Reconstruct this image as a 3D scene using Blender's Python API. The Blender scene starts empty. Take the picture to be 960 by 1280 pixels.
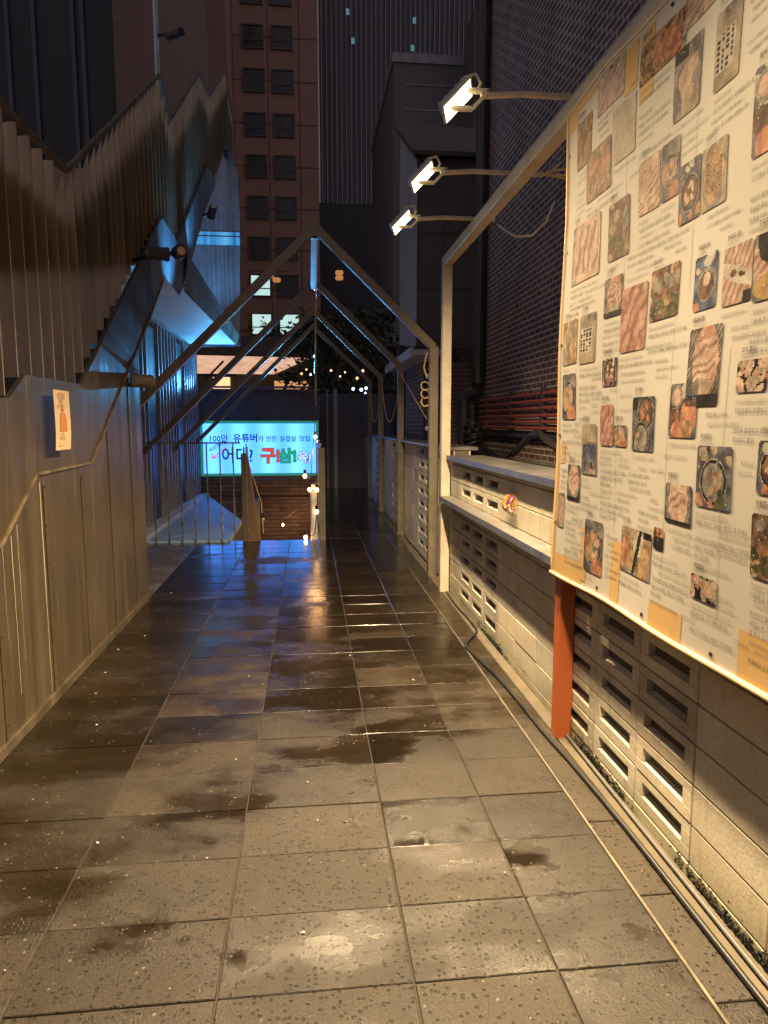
import bpy, bmesh, math, random
import numpy as np
from mathutils import Vector, Matrix

R = math.radians
rnd = random.Random(7)
C = bpy.context.scene.collection
scene = bpy.context.scene

# ------------------------------------------------------------------ camera
F_PX, PITCH, YAW, EYE = 870.0, R(7.206), R(6.118), 1.5
cam_d = bpy.data.cameras.new("camera")
cam_d.sensor_fit = 'VERTICAL'
cam_d.sensor_height = 36.0
cam_d.lens = F_PX / 1280.0 * 36.0
cam_d.clip_end = 600
cam_d.clip_start = 0.05
cam = bpy.data.objects.new("camera", cam_d)
C.objects.link(cam)
cam.location = (0, 0, EYE)
cam.rotation_euler = (R(90) - PITCH, 0, -YAW)
scene.camera = cam

# ------------------------------------------------------------------ night sky, exposure
world = bpy.data.worlds.new("World")
scene.world = world
world.use_nodes = True
bg = world.node_tree.nodes["Background"]
bg.inputs[0].default_value = (0.54, 0.47, 0.53, 1)
bg.inputs[1].default_value = 0.5
scene.view_settings.view_transform = 'Standard'
scene.view_settings.look = 'None'
scene.view_settings.exposure = 0.0
scene.view_settings.gamma = 1.0
scene.cycles.max_bounces = 6
scene.cycles.diffuse_bounces = 3
scene.cycles.glossy_bounces = 3
scene.cycles.transmission_bounces = 4
scene.cycles.sample_clamp_indirect = 4.0
scene.cycles.use_denoising = True
scene.cycles.blur_glossy = 0.3

FLOOD_W = 430.0
FLOOD_COL = (1.0, 0.73, 0.41)
SIGN_E = 4.8

# ------------------------------------------------------------------ helpers
ORIG = {}

class MB:
    def __init__(self):
        self.v, self.f, self.c, self.m = [], [], [], []
    def add(self, vs, fs, col=None, mi=0):
        b = len(self.v)
        self.v += [tuple(p) for p in vs]
        for f in fs:
            self.f.append(tuple(b + i for i in f)); self.c.append(col); self.m.append(mi)
        return self
    def box(self, x0, x1, y0, y1, z0, z1, col=None, mi=0):
        vs = [(x0,y0,z0),(x1,y0,z0),(x1,y1,z0),(x0,y1,z0),(x0,y0,z1),(x1,y0,z1),(x1,y1,z1),(x0,y1,z1)]
        fs = [(0,3,2,1),(4,5,6,7),(0,1,5,4),(1,2,6,5),(2,3,7,6),(3,0,4,7)]
        return self.add(vs, fs, col, mi)
    def bar(self, p, q, w, h, up=(0,0,1), col=None, mi=0):
        p, q = Vector(p), Vector(q); d = (q-p).normalized(); up = Vector(up)
        s = d.cross(up).normalized(); u = s.cross(d).normalized()
        vs = []
        for a in (p, q):
            for i, j in ((-1,-1),(1,-1),(1,1),(-1,1)):
                vs.append(a + s*w/2*i + u*h/2*j)
        fs = [(3,2,1,0),(4,5,6,7),(0,1,5,4),(1,2,6,5),(2,3,7,6),(3,0,4,7)]
        return self.add(vs, fs, col, mi)
    def tube(self, pts, r, n=8, r1=None, col=None, mi=0):
        pts = [Vector(p) for p in pts]; vs, fs = [], []
        N = len(pts); prev = None
        for i, p in enumerate(pts):
            d = (pts[min(i+1,N-1)] - pts[max(i-1,0)]).normalized()
            if prev is None:
                a = Vector((0,0,1)) if abs(d.z) < .9 else Vector((1,0,0))
                s = d.cross(a).normalized()
            else:
                s = (prev - d*prev.dot(d)).normalized()
            prev = s; u = d.cross(s)
            rr = r if r1 is None else r + (r1-r)*i/max(N-1,1)
            for k in range(n):
                t = 2*math.pi*k/n
                vs.append(p + s*rr*math.cos(t) + u*rr*math.sin(t))
        for i in range(N-1):
            for k in range(n):
                fs.append((i*n+k, i*n+(k+1)%n, (i+1)*n+(k+1)%n, (i+1)*n+k))
        fs.append(tuple(range(n-1,-1,-1))); fs.append(tuple((N-1)*n+k for k in range(n)))
        return self.add(vs, fs, col, mi)
    def ball(self, c, r, n=8, sz=1.0, col=None, mi=0):
        c = Vector(c); vs, fs = [], []
        for i in range(1, n):
            a = math.pi*i/n
            for k in range(2*n):
                t = math.pi*k/n
                vs.append(c + Vector((r*math.sin(a)*math.cos(t), r*math.sin(a)*math.sin(t), r*sz*math.cos(a))))
        top = len(vs); vs.append(c+Vector((0,0,r*sz))); vs.append(c-Vector((0,0,r*sz)))
        m = 2*n
        for i in range(n-2):
            for k in range(m):
                fs.append((i*m+k, (i+1)*m+k, (i+1)*m+(k+1)%m, i*m+(k+1)%m))
        for k in range(m):
            fs.append((top, k, (k+1)%m)); fs.append((top+1, (n-2)*m+(k+1)%m, (n-2)*m+k))
        return self.add(vs, fs, col, mi)
    def prismX(self, poly, x0, x1, col=None, mi=0):   # poly of (y,z), extruded along X
        n = len(poly)
        vs = [(x0,y,z) for y,z in poly] + [(x1,y,z) for y,z in poly]
        fs = [tuple(range(n)), tuple(range(2*n-1, n-1, -1))]
        for i in range(n):
            j = (i+1) % n
            fs.append((i, i+n, j+n, j))
        return self.add(vs, fs, col, mi)
    def prismZ(self, poly, z0, z1, col=None, mi=0):
        n = len(poly)
        vs = [(x,y,z0) for x,y in poly] + [(x,y,z1) for x,y in poly]
        fs = [tuple(range(n-1,-1,-1)), tuple(range(n, 2*n))]
        for i in range(n):
            j = (i+1) % n
            fs.append((i, j, j+n, i+n))
        return self.add(vs, fs, col, mi)
    def build(self, name, mat, parent=None, bevel=0, smooth=False, loc=None, seg=1):
        me = bpy.data.meshes.new(name)
        o = bpy.data.objects.new(name, me); C.objects.link(o)
        if parent is not None:
            og = ORIG[parent]; o.parent = parent; ORIG[o] = og
        else:
            if loc is None:
                a = np.array(self.v, float)
                loc = ((a[:,0].min()+a[:,0].max())/2, (a[:,1].min()+a[:,1].max())/2, a[:,2].min())
            og = Vector(loc); o.location = og; ORIG[o] = og
        bm = bmesh.new()
        vv = [bm.verts.new(Vector(p) - og) for p in self.v]
        lay = bm.loops.layers.float_color.new("Col") if any(c is not None for c in self.c) else None
        for f, c, mi in zip(self.f, self.c, self.m):
            try: bf = bm.faces.new([vv[i] for i in f])
            except ValueError: continue
            bf.material_index = mi; bf.smooth = smooth
            if lay is not None and c is not None:
                for l in bf.loops: l[lay] = (c[0], c[1], c[2], 1)
        bmesh.ops.recalc_face_normals(bm, faces=bm.faces)
        if bevel:
            bmesh.ops.bevel(bm, geom=list(bm.edges), offset=bevel, segments=seg, affect='EDGES', clamp_overlap=True)
        bm.to_mesh(me); bm.free()
        for m in (mat if isinstance(mat, (list, tuple)) else [mat]): me.materials.append(m)
        return o

def tag(o, label=None, cat=None, group=None, kind=None):
    if label: o['label'] = label
    if cat: o['category'] = cat
    if group: o['group'] = group
    if kind: o['kind'] = kind
    return o

def thing(name, label, cat, loc=(0,0,0), group=None):
    o = bpy.data.objects.new(name, None); C.objects.link(o)
    o.location = loc; o.empty_display_size = .1; ORIG[o] = Vector(loc)
    return tag(o, label, cat, group)

def kids(o): return [c for c in C.objects if c.parent == o]

def dup(o, loc=None, label=None, parent=None, rot=None):
    c = o.copy(); C.objects.link(c)
    if parent is not None: c.parent = parent
    if loc is not None: c.location = loc
    if rot is not None: c.rotation_euler = rot
    if label: c['label'] = label
    ORIG[c] = Vector(c.location)
    for ch in kids(o):
        dup(ch, parent=c)
    return c

def catenary(p, q, sag, n=14):
    p, q = Vector(p), Vector(q)
    return [p.lerp(q, i/n) - Vector((0,0,sag*4*(i/n)*(1-i/n))) for i in range(n+1)]

def text_mesh(s, size, bold=0.0, align='LEFT'):
    cu = bpy.data.curves.new("txt", 'FONT'); cu.body = s; cu.size = size
    cu.align_x = align; cu.offset = bold; cu.resolution_u = 2; cu.fill_mode = 'FRONT'
    o = bpy.data.objects.new("txt", cu); C.objects.link(o)
    dg = bpy.context.evaluated_depsgraph_get()
    me = bpy.data.meshes.new_from_object(o.evaluated_get(dg))
    vs = [tuple(v.co) for v in me.vertices]; fs = [tuple(p.vertices) for p in me.polygons]
    bpy.data.objects.remove(o); bpy.data.curves.remove(cu); bpy.data.meshes.remove(me)
    return vs, fs

# ------------------------------------------------------------------ materials
def nt(name):
    m = bpy.data.materials.new(name); m.use_nodes = True
    t = m.node_tree; b = t.nodes["Principled BSDF"]
    return m, t, b

def N(t, kind, **kw):
    n = t.nodes.new(kind)
    for k, v in kw.items():
        if k.startswith('i_'):
            n.inputs[k[2:].replace('_', ' ')].default_value = v
        else: setattr(n, k, v)
    return n

def mixcol(t, fac, a, b, blend='MIX'):
    n = N(t, 'ShaderNodeMix', data_type='RGBA', blend_type=blend)
    for s, v in ((0, fac), (6, a), (7, b)):
        if hasattr(v, 'links'): t.links.new(v, n.inputs[s])
        elif isinstance(v, (int, float)): n.inputs[s].default_value = v
        else: n.inputs[s].default_value = (*v[:3], 1)
    return n.outputs[2]

def ramp(t, src, p0, p1, c0=(0,0,0), c1=(1,1,1)):
    r = N(t, 'ShaderNodeValToRGB')
    r.color_ramp.elements[0].position = p0; r.color_ramp.elements[1].position = p1
    r.color_ramp.elements[0].color = (*c0, 1); r.color_ramp.elements[1].color = (*c1, 1)
    t.links.new(src, r.inputs[0]); return r.outputs[0]

def noise(t, scale, detail=4, rough=.55, vec=None, sc=None, coord='Object'):
    n = N(t, 'ShaderNodeTexNoise'); n.inputs['Scale'].default_value = scale
    n.inputs['Detail'].default_value = detail; n.inputs['Roughness'].default_value = rough
    if vec is None:
        tc = N(t, 'ShaderNodeTexCoord'); vec = tc.outputs[coord]
    if sc is not None:
        mp = N(t, 'ShaderNodeMapping'); mp.inputs['Scale'].default_value = sc
        t.links.new(vec, mp.inputs[0]); vec = mp.outputs[0]
    t.links.new(vec, n.inputs['Vector'])
    return n.outputs['Fac']

def bumpn(t, b, h, strength=.3, dist=.01):
    n = N(t, 'ShaderNodeBump'); n.inputs['Strength'].default_value = strength
    n.inputs['Distance'].default_value = dist
    t.links.new(h, n.inputs['Height']); t.links.new(n.outputs[0], b.inputs['Normal'])
    return n

def M(name, col, rough=.6, metal=0.0, var=.25, vscale=6, bump=.15, bscale=60, streak=False, dirt=None, rvar=.15):
    m, t, b = nt(name)
    n1 = noise(t, vscale, 5, .6, sc=(1,1,.12) if streak else None)
    dark = tuple(c*(1-var) for c in col); lite = tuple(min(1, c*(1+var)) for c in col)
    c = ramp(t, n1, .3, .72, dark, lite)
    if dirt:
        n2 = noise(t, 2.3, 6, .7)
        c = mixcol(t, ramp(t, n2, .5, .72), c, dirt)
    t.links.new(c, b.inputs['Base Color'])
    rr = ramp(t, n1, .2, .8, (max(.02, rough-rvar),)*3, (min(1, rough+rvar),)*3)
    t.links.new(rr, b.inputs['Roughness'])
    b.inputs['Metallic'].default_value = metal
    if bump: bumpn(t, b, noise(t, bscale, 3), bump, .004)
    return m

def EM(name, col, s):
    m, t, b = nt(name)
    b.inputs['Base Color'].default_value = (*[c*.3 for c in col], 1)
    b.inputs['Emission Color'].default_value = (*col, 1)
    b.inputs['Emission Strength'].default_value = s
    return m

def brick_mat(name, c1, c2, mortar, axis='YZ', bw=.215, rh=.068, ms=.009, rough=.75):
    m, t, b = nt(name)
    g = N(t, 'ShaderNodeNewGeometry'); s = N(t, 'ShaderNodeSeparateXYZ'); t.links.new(g.outputs['Position'], s.inputs[0])
    cb = N(t, 'ShaderNodeCombineXYZ')
    t.links.new(s.outputs[axis[0]], cb.inputs[0]); t.links.new(s.outputs[axis[1]], cb.inputs[1])
    br = N(t, 'ShaderNodeTexBrick'); t.links.new(cb.outputs[0], br.inputs['Vector'])
    br.inputs['Scale'].default_value = 1.0
    br.inputs['Color1'].default_value = (*c1, 1); br.inputs['Color2'].default_value = (*c2, 1); br.inputs['Mortar'].default_value = (*mortar, 1)
    br.inputs['Mortar Size'].default_value = ms; br.inputs['Brick Width'].default_value = bw; br.inputs['Row Height'].default_value = rh
    br.inputs['Mortar Smooth'].default_value = .15
    n = noise(t, 1.4, 5, .6, vec=g.outputs['Position'])
    c = mixcol(t, .55, br.outputs['Color'], ramp(t, n, .3, .7, (.35,.35,.35), (1.3,1.3,1.3)), 'MULTIPLY')
    t.links.new(c, b.inputs['Base Color'])
    b.inputs['Roughness'].default_value = rough
    inv = N(t, 'ShaderNodeMath', operation='SUBTRACT'); inv.inputs[0].default_value = 1
    t.links.new(br.outputs['Fac'], inv.inputs[1])
    bumpn(t, b, inv.outputs[0], .6, .006)
    return m

# paving: slab tint per face, wet film in patches
def paving_mat():
    m, t, b = nt("wet_paving")
    g = N(t, 'ShaderNodeNewGeometry'); pos = g.outputs['Position']
    at = N(t, 'ShaderNodeVertexColor', layer_name="Col")
    s = N(t, 'ShaderNodeSeparateXYZ'); t.links.new(pos, s.inputs[0])
    grit = noise(t, 110, 4, .75, vec=pos)
    blot = noise(t, 5.0, 6, .65, vec=pos)
    wetn = noise(t, 1.5, 6, .6, vec=pos, sc=(1.0, 1.7, 1))
    # more standing water towards the stairs
    mr = N(t, 'ShaderNodeMapRange'); t.links.new(s.outputs[1], mr.inputs[0])
    mr.inputs[1].default_value = 1.5; mr.inputs[2].default_value = 6.0; mr.inputs[3].default_value = -.105; mr.inputs[4].default_value = .13
    ad = N(t, 'ShaderNodeMath', operation='ADD'); t.links.new(wetn, ad.inputs[0]); t.links.new(mr.outputs[0], ad.inputs[1])
    sr_ = N(t, 'ShaderNodeSeparateColor'); t.links.new(at.outputs['Color'], sr_.inputs[0])
    mr2 = N(t, 'ShaderNodeMapRange'); t.links.new(sr_.outputs[0], mr2.inputs[0]); mr2.inputs[1].default_value = .018; mr2.inputs[2].default_value = .034; mr2.inputs[3].default_value = .06; mr2.inputs[4].default_value = -.06
    ad2 = N(t, 'ShaderNodeMath', operation='ADD'); t.links.new(ad.outputs[0], ad2.inputs[0]); t.links.new(mr2.outputs[0], ad2.inputs[1]); ad = ad2
    wet = ramp(t, ad.outputs[0], .40, .60)
    c = mixcol(t, .55, at.outputs['Color'], ramp(t, blot, .25, .75, (.45,.43,.42), (1.45,1.4,1.35)), 'MULTIPLY')
    c = mixcol(t, .75, c, ramp(t, grit, .36, .64, (.22,.22,.22), (1.75,1.75,1.75)), 'MULTIPLY')
    # small pits and pale aggregate
    v = N(t, 'ShaderNodeTexVoronoi'); v.inputs['Scale'].default_value = 62; t.links.new(pos, v.inputs['Vector'])
    vs = N(t, 'ShaderNodeSeparateColor'); t.links.new(v.outputs['Color'], vs.inputs[0])
    near = ramp(t, v.outputs['Distance'], .22, .34, (1,1,1), (0,0,0))
    pit = N(t, 'ShaderNodeMath', operation='MULTIPLY'); t.links.new(near, pit.inputs[0]); t.links.new(ramp(t, vs.outputs[0], .52, .56), pit.inputs[1])
    pale = N(t, 'ShaderNodeMath', operation='MULTIPLY'); t.links.new(near, pale.inputs[0]); t.links.new(ramp(t, vs.outputs[1], .955, .97), pale.inputs[1])
    c = mixcol(t, pit.outputs[0], c, (.012,.010,.008)); c = mixcol(t, pale.outputs[0], c, (.16,.14,.11))
    cw = mixcol(t, 1.0, c, (.62,.58,.54), 'MULTIPLY')
    c2 = mixcol(t, wet, c, cw)
    t.links.new(c2, b.inputs['Base Color'])
    rg = mixcol(t, wet, (.50,.50,.50), (.14,.14,.14))
    rg = mixcol(t, .5, rg, ramp(t, blot, .3, .7, (.6,.6,.6), (1.3,1.3,1.3)), 'MULTIPLY')
    t.links.new(rg, b.inputs['Roughness'])
    b.inputs['Specular IOR Level'].default_value = .45
    h = N(t, 'ShaderNodeMath', operation='SUBTRACT'); t.links.new(grit, h.inputs[0]); t.links.new(pit.outputs[0], h.inputs[1])
    bn = bumpn(t, b, h.outputs[0], .3, .004)
    st = ramp(t, wet, 0, 1, (1,1,1), (.12,.12,.12)); t.links.new(st, bn.inputs['Strength'])
    return m

def block_mat(name, base, algae=.5):
    m, t, b = nt(name)
    g = N(t, 'ShaderNodeNewGeometry'); pos = g.outputs['Position']
    s = N(t, 'ShaderNodeSeparateXYZ'); t.links.new(pos, s.inputs[0])
    at = N(t, 'ShaderNodeVertexColor', layer_name="Col")
    n1 = noise(t, 3.2, 6, .62, vec=pos); n2 = noise(t, 90, 3, .6, vec=pos); n3 = noise(t, 5, 5, .7, vec=pos, sc=(1,2.2,.35))
    c = mixcol(t, 1.0, at.outputs['Color'], base, 'MULTIPLY')
    c = mixcol(t, .6, c, ramp(t, n1, .28, .72, (.55,.52,.46), (1.25,1.25,1.25)), 'MULTIPLY')
    c = mixcol(t, .4, c, ramp(t, n2, .3, .7, (.6,.6,.6), (1.3,1.3,1.3)), 'MULTIPLY')
    c = mixcol(t, ramp(t, n3, .56, .78, (0,0,0), (.55,.55,.55)), c, (.10,.085,.06))
    mr = N(t, 'ShaderNodeMapRange'); t.links.new(s.outputs[2], mr.inputs[0])
    mr.inputs[1].default_value = .02; mr.inputs[2].default_value = .30; mr.inputs[3].default_value = .32; mr.inputs[4].default_value = -.25
    ad = N(t, 'ShaderNodeMath', operation='ADD'); t.links.new(n1, ad.inputs[0]); t.links.new(mr.outputs[0], ad.inputs[1])
    c = mixcol(t, ramp(t, ad.outputs[0], .52, .82, (0,0,0), (algae,)*3), c, (.13,.12,.035))
    t.links.new(c, b.inputs['Base Color']); b.inputs['Roughness'].default_value = .82
    bumpn(t, b, n2, .35, .003)
    return m

def metal_clad_mat(name, col, rough=.42, streaks=True):
    m, t, b = nt(name)
    g = N(t, 'ShaderNodeNewGeometry'); pos = g.outputs['Position']
    s = N(t, 'ShaderNodeSeparateXYZ'); t.links.new(pos, s.inputs[0])
    n1 = noise(t, 9, 5, .6, vec=pos, sc=(1,1,.06)); n2 = noise(t, 1.6, 4, .6, vec=pos); n3 = noise(t, 26, 5, .7, vec=pos, sc=(1,1,.025))
    c = ramp(t, n1, .3, .7, tuple(v*.72 for v in col), tuple(v*1.3 for v in col))
    c = mixcol(t, .6, c, ramp(t, n2, .3, .7, (.65,.65,.65), (1.3,1.3,1.3)), 'MULTIPLY')
    if streaks:   # lime run-off below the crease
        mr = N(t, 'ShaderNodeMapRange'); t.links.new(s.outputs[2], mr.inputs[0])
        mr.inputs[1].default_value = .1; mr.inputs[2].default_value = 1.4; mr.inputs[3].default_value = .03; mr.inputs[4].default_value = .10
        ad = N(t, 'ShaderNodeMath', operation='ADD'); t.links.new(n3, ad.inputs[0]); t.links.new(mr.outputs[0], ad.inputs[1])
        c = mixcol(t, ramp(t, ad.outputs[0], .68, .82, (0,0,0), (.5,.5,.5)), c, (.42,.38,.28))
    t.links.new(c, b.inputs['Base Color'])
    t.links.new(ramp(t, n1, .3, .7, (rough-.1,)*3, (rough+.12,)*3), b.inputs['Roughness'])
    b.inputs['Metallic'].default_value = .35
    bumpn(t, b, n1, .12, .01)
    return m

def vcol_mat(name, rough=.55, coat=0.0, trans=0.0):
    m, t, b = nt(name)
    at = N(t, 'ShaderNodeVertexColor', layer_name="Col")
    hs_ = N(t, 'ShaderNodeHueSaturation'); hs_.inputs['Saturation'].default_value = .72; t.links.new(at.outputs['Color'], hs_.inputs['Color'])
    t.links.new(mixcol(t, 1.0, hs_.outputs['Color'], (.70,.67,.64), 'MULTIPLY'), b.inputs['Base Color']); b.inputs['Roughness'].default_value = rough
    return m

m_pave = paving_mat()
m_joint = M("joint_dirt", (.045,.038,.028), .8, bump=.4)
m_steel_strip = M("steel_strip", (.24,.21,.16), .45, .6, bump=.05)
m_concrete = M("concrete", (.20,.18,.15), .8, var=.35, bump=.4, dirt=(.07,.06,.05))
m_block = block_mat("cream_block", (.56,.515,.41))
m_block_w = block_mat("white_block", (.66,.65,.62), .2)
m_mortar_shade = M("mortar_and_slot_shade", (.10,.085,.06), .9)
m_cap = M("aluminium_coping", (.16,.155,.155), .42, .55, var=.2, bump=.1)
m_lip = M("blue_grey_lip", (.17,.19,.25), .4, .5, var=.25)  # front edges of coping and shelf, coloured bluish grey
m_shelf = M("stained_steel_shelf", (.26,.25,.235), .5, .5, var=.3, bump=.1, dirt=(.24,.19,.12))
m_cream = M("cream_paint", (.52,.47,.36), .42, .0, var=.14, bump=.08, dirt=(.38,.30,.20))
m_khaki = M("khaki_paint", (.165,.14,.10), .45, .1, var=.18, bump=.08)
m_red = M("orange_paint", (.42,.105,.030), .5, var=.2, bump=.2, streak=True)
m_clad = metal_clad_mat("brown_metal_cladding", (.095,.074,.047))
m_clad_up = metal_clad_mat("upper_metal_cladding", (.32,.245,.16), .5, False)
m_clad_dk = M("cladding_shadow_gap", (.035,.028,.022), .7)
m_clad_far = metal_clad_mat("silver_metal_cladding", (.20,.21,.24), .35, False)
m_clad_end = metal_clad_mat("blue_grey_end_cladding", (.22,.24,.28), .4, False)
m_fascia = M("bronze_fascia", (.16,.125,.09), .5, .2)
m_soffit = M("pale_soffit", (.55,.57,.58), .6, var=.1, bump=.05)
m_dark = M("dark_metal", (.035,.035,.04), .5, .3)
m_navy = M("navy_fence_metal", (.10,.10,.15), .55, .2, var=.3, streak=True)
m_slat = M("grey_slat", (.30,.31,.34), .45, .3)
m_blueboard = M("sign_glow_board", (.28,.44,.66), .5, var=.15, bump=.1)  # the sign's blue glow is mixed into the board's base colour
m_wood = M("brown_timber", (.14,.085,.05), .6, var=.3, streak=True, bump=.2)
m_brick_r = brick_mat("purple_brick", (.17,.085,.06), (.10,.055,.05), (.46,.42,.38), 'YZ')
m_brick_rx = brick_mat("dark_brick", (.085,.050,.035), (.06,.038,.03), (.14,.12,.10), 'XZ')
m_brick_hut = brick_mat("hut_brick", (.16,.12,.11), (.13,.10,.10), (.30,.29,.29), 'YZ')
m_brick_st = brick_mat("stair_brick", (.17,.11,.09), (.09,.06,.055), (.05,.04,.04), 'XZ', .42, .085, .012)
m_tower = M("pink_stone", (.34,.19,.15), .8, var=.15, vscale=.3, bump=.1)
m_towerb = M("pink_stone_wing", (.30,.175,.145), .8, var=.15, vscale=.3, bump=.1)
m_glass_dk = M("dark_window_glass", (.05,.05,.055), .25, .0, var=.5, vscale=.7, bump=0)
m_glass_b1 = M("curtained_window", (.075,.065,.06), .5, var=.5, vscale=1.2, bump=0)
m_glass_b2 = M("blind_window", (.045,.04,.045), .3, var=.6, vscale=.9, bump=0)
m_frame_dk = M("window_frame", (.09,.07,.065), .5)
m_glass_tw = M("tower_glass", (.05,.052,.07), .35, .1, var=.35, vscale=.15, bump=0)
m_mullion = M("tower_mullion", (.26,.25,.27), .5, .2, bump=0)
m_navyb = M("navy_curtain_wall", (.012,.012,.02), .5, .1, var=.6, vscale=.6, streak=True, bump=0)
m_grey = M("grey_render", (.13,.125,.135), .8, var=.2, vscale=.5)
m_grey2 = M("grey_brown_render", (.10,.085,.08), .8, var=.25, vscale=.8)
m_pale = M("pale_wall_panel", (.34,.37,.42), .6, var=.15, vscale=1)
m_black = M("black_rubber", (.018,.017,.016), .45, var=.3)
m_cable_g = M("grey_conduit", (.11,.105,.10), .5, var=.2)
m_gas = M("red_gas_pipe", (.34,.085,.05), .45, var=.3)
m_pipe = M("dark_downpipe", (.045,.045,.05), .45, .2)
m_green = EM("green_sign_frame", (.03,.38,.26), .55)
m_ylw = M("yellow_wire", (.60,.45,.16), .5)
m_lens = EM("lamp_lens", (1.0,.80,.46), 9.0)
m_housing = M("lamp_housing", (.30,.28,.25), .4, .3)
m_arm = M("lamp_arm", (.46,.40,.30), .5, .2, dirt=(.25,.18,.10))
m_bulb = EM("warm_bulb", (1.0,.52,.20), 14.0)
m_white = M("white_paint", (.62,.62,.60), .5)
m_leaf = M("dark_leaf", (.040,.050,.024), .6, var=.5, vscale=3, bump=0)
m_bark = M("bark", (.07,.055,.04), .9, bump=.5)
m_vcol = vcol_mat("printed_ink", .9)
m_ink = M("black_ink", (.10,.095,.085), .6, bump=0, var=.1)
m_ink2 = M("grey_ink", (.22,.20,.18), .6, bump=0, var=.1)

# ================================================================== SETTING
WX = 1.235          # face of the block wall
LX = -1.40          # face of the metal building
XB = 1.143          # banner plane

# ---- ground: outer sheet, alley base, slabs
gb = MB()
def gq(x0,x1,y0,y1,z=-.03): gb.add([(x0,y0,z),(x1,y0,z),(x1,y1,z),(x0,y1,z)], [(0,1,2,3)])
gq(-200,-2.3,-60,300); gq(-2.3,.13,-60,8.93); gq(.13,200,-60,300); gq(-2.3,.13,14.75,300)
tag(gb.build("ground", m_concrete, loc=(0,0,-.03)), kind='structure')

pv = MB()
def slab(x0,x1,y0,y1,base):
    k = rnd.uniform(.68, 1.28); w = rnd.uniform(-.06,.06)
    col = (base[0]*k*(1+w), base[1]*k, base[2]*k*(1-w))
    g = .0023; a = [rnd.uniform(-.0016,.0016) for _ in range(4)]
    x0+=g; x1-=g; y0+=g; y1-=g
    vs = [(x0,y0,-.028),(x1,y0,-.028),(x1,y1,-.028),(x0,y1,-.028),(x0,y0,a[0]),(x1,y0,a[1]),(x1,y1,a[2]),(x0,y1,a[3])]
    pv.add(vs, [(4,5,6,7),(0,1,5,4),(1,2,6,5),(2,3,7,6),(3,0,4,7)], col)
GREYB = (.026,.019,.011)
cols = [-1.40,-.80,-.262,.264,.665,1.022]
y = 1.687 - .307*11
while y < 16.4:
    off = rnd.uniform(-.004,.004)
    for a, b in zip(cols[:-1], cols[1:]):
        if y > 8.75 and b < .2: continue
        a2 = max(a, .13) if y > 8.75 else a
        slab(a2, b, y+off, y+.307+off, GREYB)
    y += .307
for yy in np.arange(6.2, 8.9, .6):
    slab(-2.28,-1.86,yy,yy+.6,(.15,.13,.11)); slab(-1.86,-1.405,yy,yy+.6,(.15,.13,.11))
y = -1.7
i = 0
while y < 16.4:      # gutter course by the block wall
    L = .42 if i % 3 else .52
    red = (1.3 < y+L/2 < 1.75)
    slab(1.034, 1.165, y, y+L, (.15,.034,.012) if red else (.034,.026,.017))
    y += L; i += 1
tag(pv.build("paving", m_pave, loc=(0,0,0), bevel=.0025), kind='structure')
fb = MB(); fb.box(1.168, WX-.002, -1.7, 16.4, -.028, .006)
tag(fb.build("footing_strip", M("pale_mortar_strip", (.11,.092,.062), .85, var=.35, bump=.5, dirt=(.12,.10,.06)), bevel=.004), kind='structure')
st = MB(); st.box(1.0235, 1.0325, -1.7, 7.1, -.028, .004)
tag(st.build("steel_edge_strip", m_steel_strip), kind='structure')

jb = MB(); jb.add([(-1.4,-1.8,-.006),(1.17,-1.8,-.006),(1.17,8.75,-.006),(-1.4,8.75,-.006),(.14,8.75,-.006),(1.17,16.4,-.006),(.14,16.4,-.006)], [(0,1,2,3),(4,2,5,6)])
tag(jb.build("joint_bed", M("joint_sand", (.038,.031,.021), .8, var=.4, bump=.3), loc=(0,0,-.006)), kind='structure')
# ---- stairwell
sw = MB()
for k in range(9): sw.box(-1.04,.10,8.96+.28*k,9.24+.28*k,-2.0,-.17*(k+1))
sw.box(-1.04,.10,11.48,14.7,-2.0,-1.55)
sw.box(.10,.128,8.96,14.7,-2.0,.0); sw.box(-1.12,-1.042,8.96,14.7,-2.0,-.02)
sw.box(-1.04,.128,8.93,8.958,-2.0,-.005)
tag(sw.build("stairwell", m_concrete), kind='structure')

# ================================================================== LEFT METAL BUILDING
bld = thing("metal_facade_building", "brown metal-clad building with a zigzag roofline along the alley", "building", (LX, 6, 0))
lw = MB(); lw.prismX([(-2.2,0),(6.08,0),(6.08,2.14),(5.48,1.77),(4.67,1.25),(3.74,1.24),(3.28,.95),(-2.2,.69)], LX-.25, LX)
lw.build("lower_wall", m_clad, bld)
sk = MB(); sk.box(LX+.001, LX+.018, -2.2, 6.075, 0.002, .05)
sk.build("base_flashing", M("rusty_flashing", (.09,.07,.045), .6, .3, var=.4), bld)
m_lime = M("lime_runoff", (.30,.265,.19), .8, var=.3, streak=True)
rk = random.Random(3)
for (y_, w_, zb_, zt_) in ((3.785,.016,.06,1.2),(4.66,.006,.3,1.24),(3.47,.006,.35,1.02),(3.40,.009,.2,.98),(3.30,.005,.5,.95),(5.1,.004,.7,1.5),(2.9,.008,.2,.85)):
    kick = MB(); n_ = 9; vs_ = []
    for k_ in range(n_+1):
        z_ = zb_+(zt_-zb_)*k_/n_; ww = w_*(.35+.65*k_/n_)*rk.uniform(.7,1.2); yy_ = y_+rk.uniform(-.002,.002)
        vs_ += [(LX+.0012,yy_-ww/2,z_),(LX+.0012,yy_+ww/2,z_)]
    kick.add(vs_, [(2*k_,2*k_+1,2*k_+3,2*k_+2) for k_ in range(n_)])
    kick.build("lime_streak", m_lime, bld)
m_seam = M("panel_seam_metal", (.075,.06,.042), .5, .4)
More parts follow.
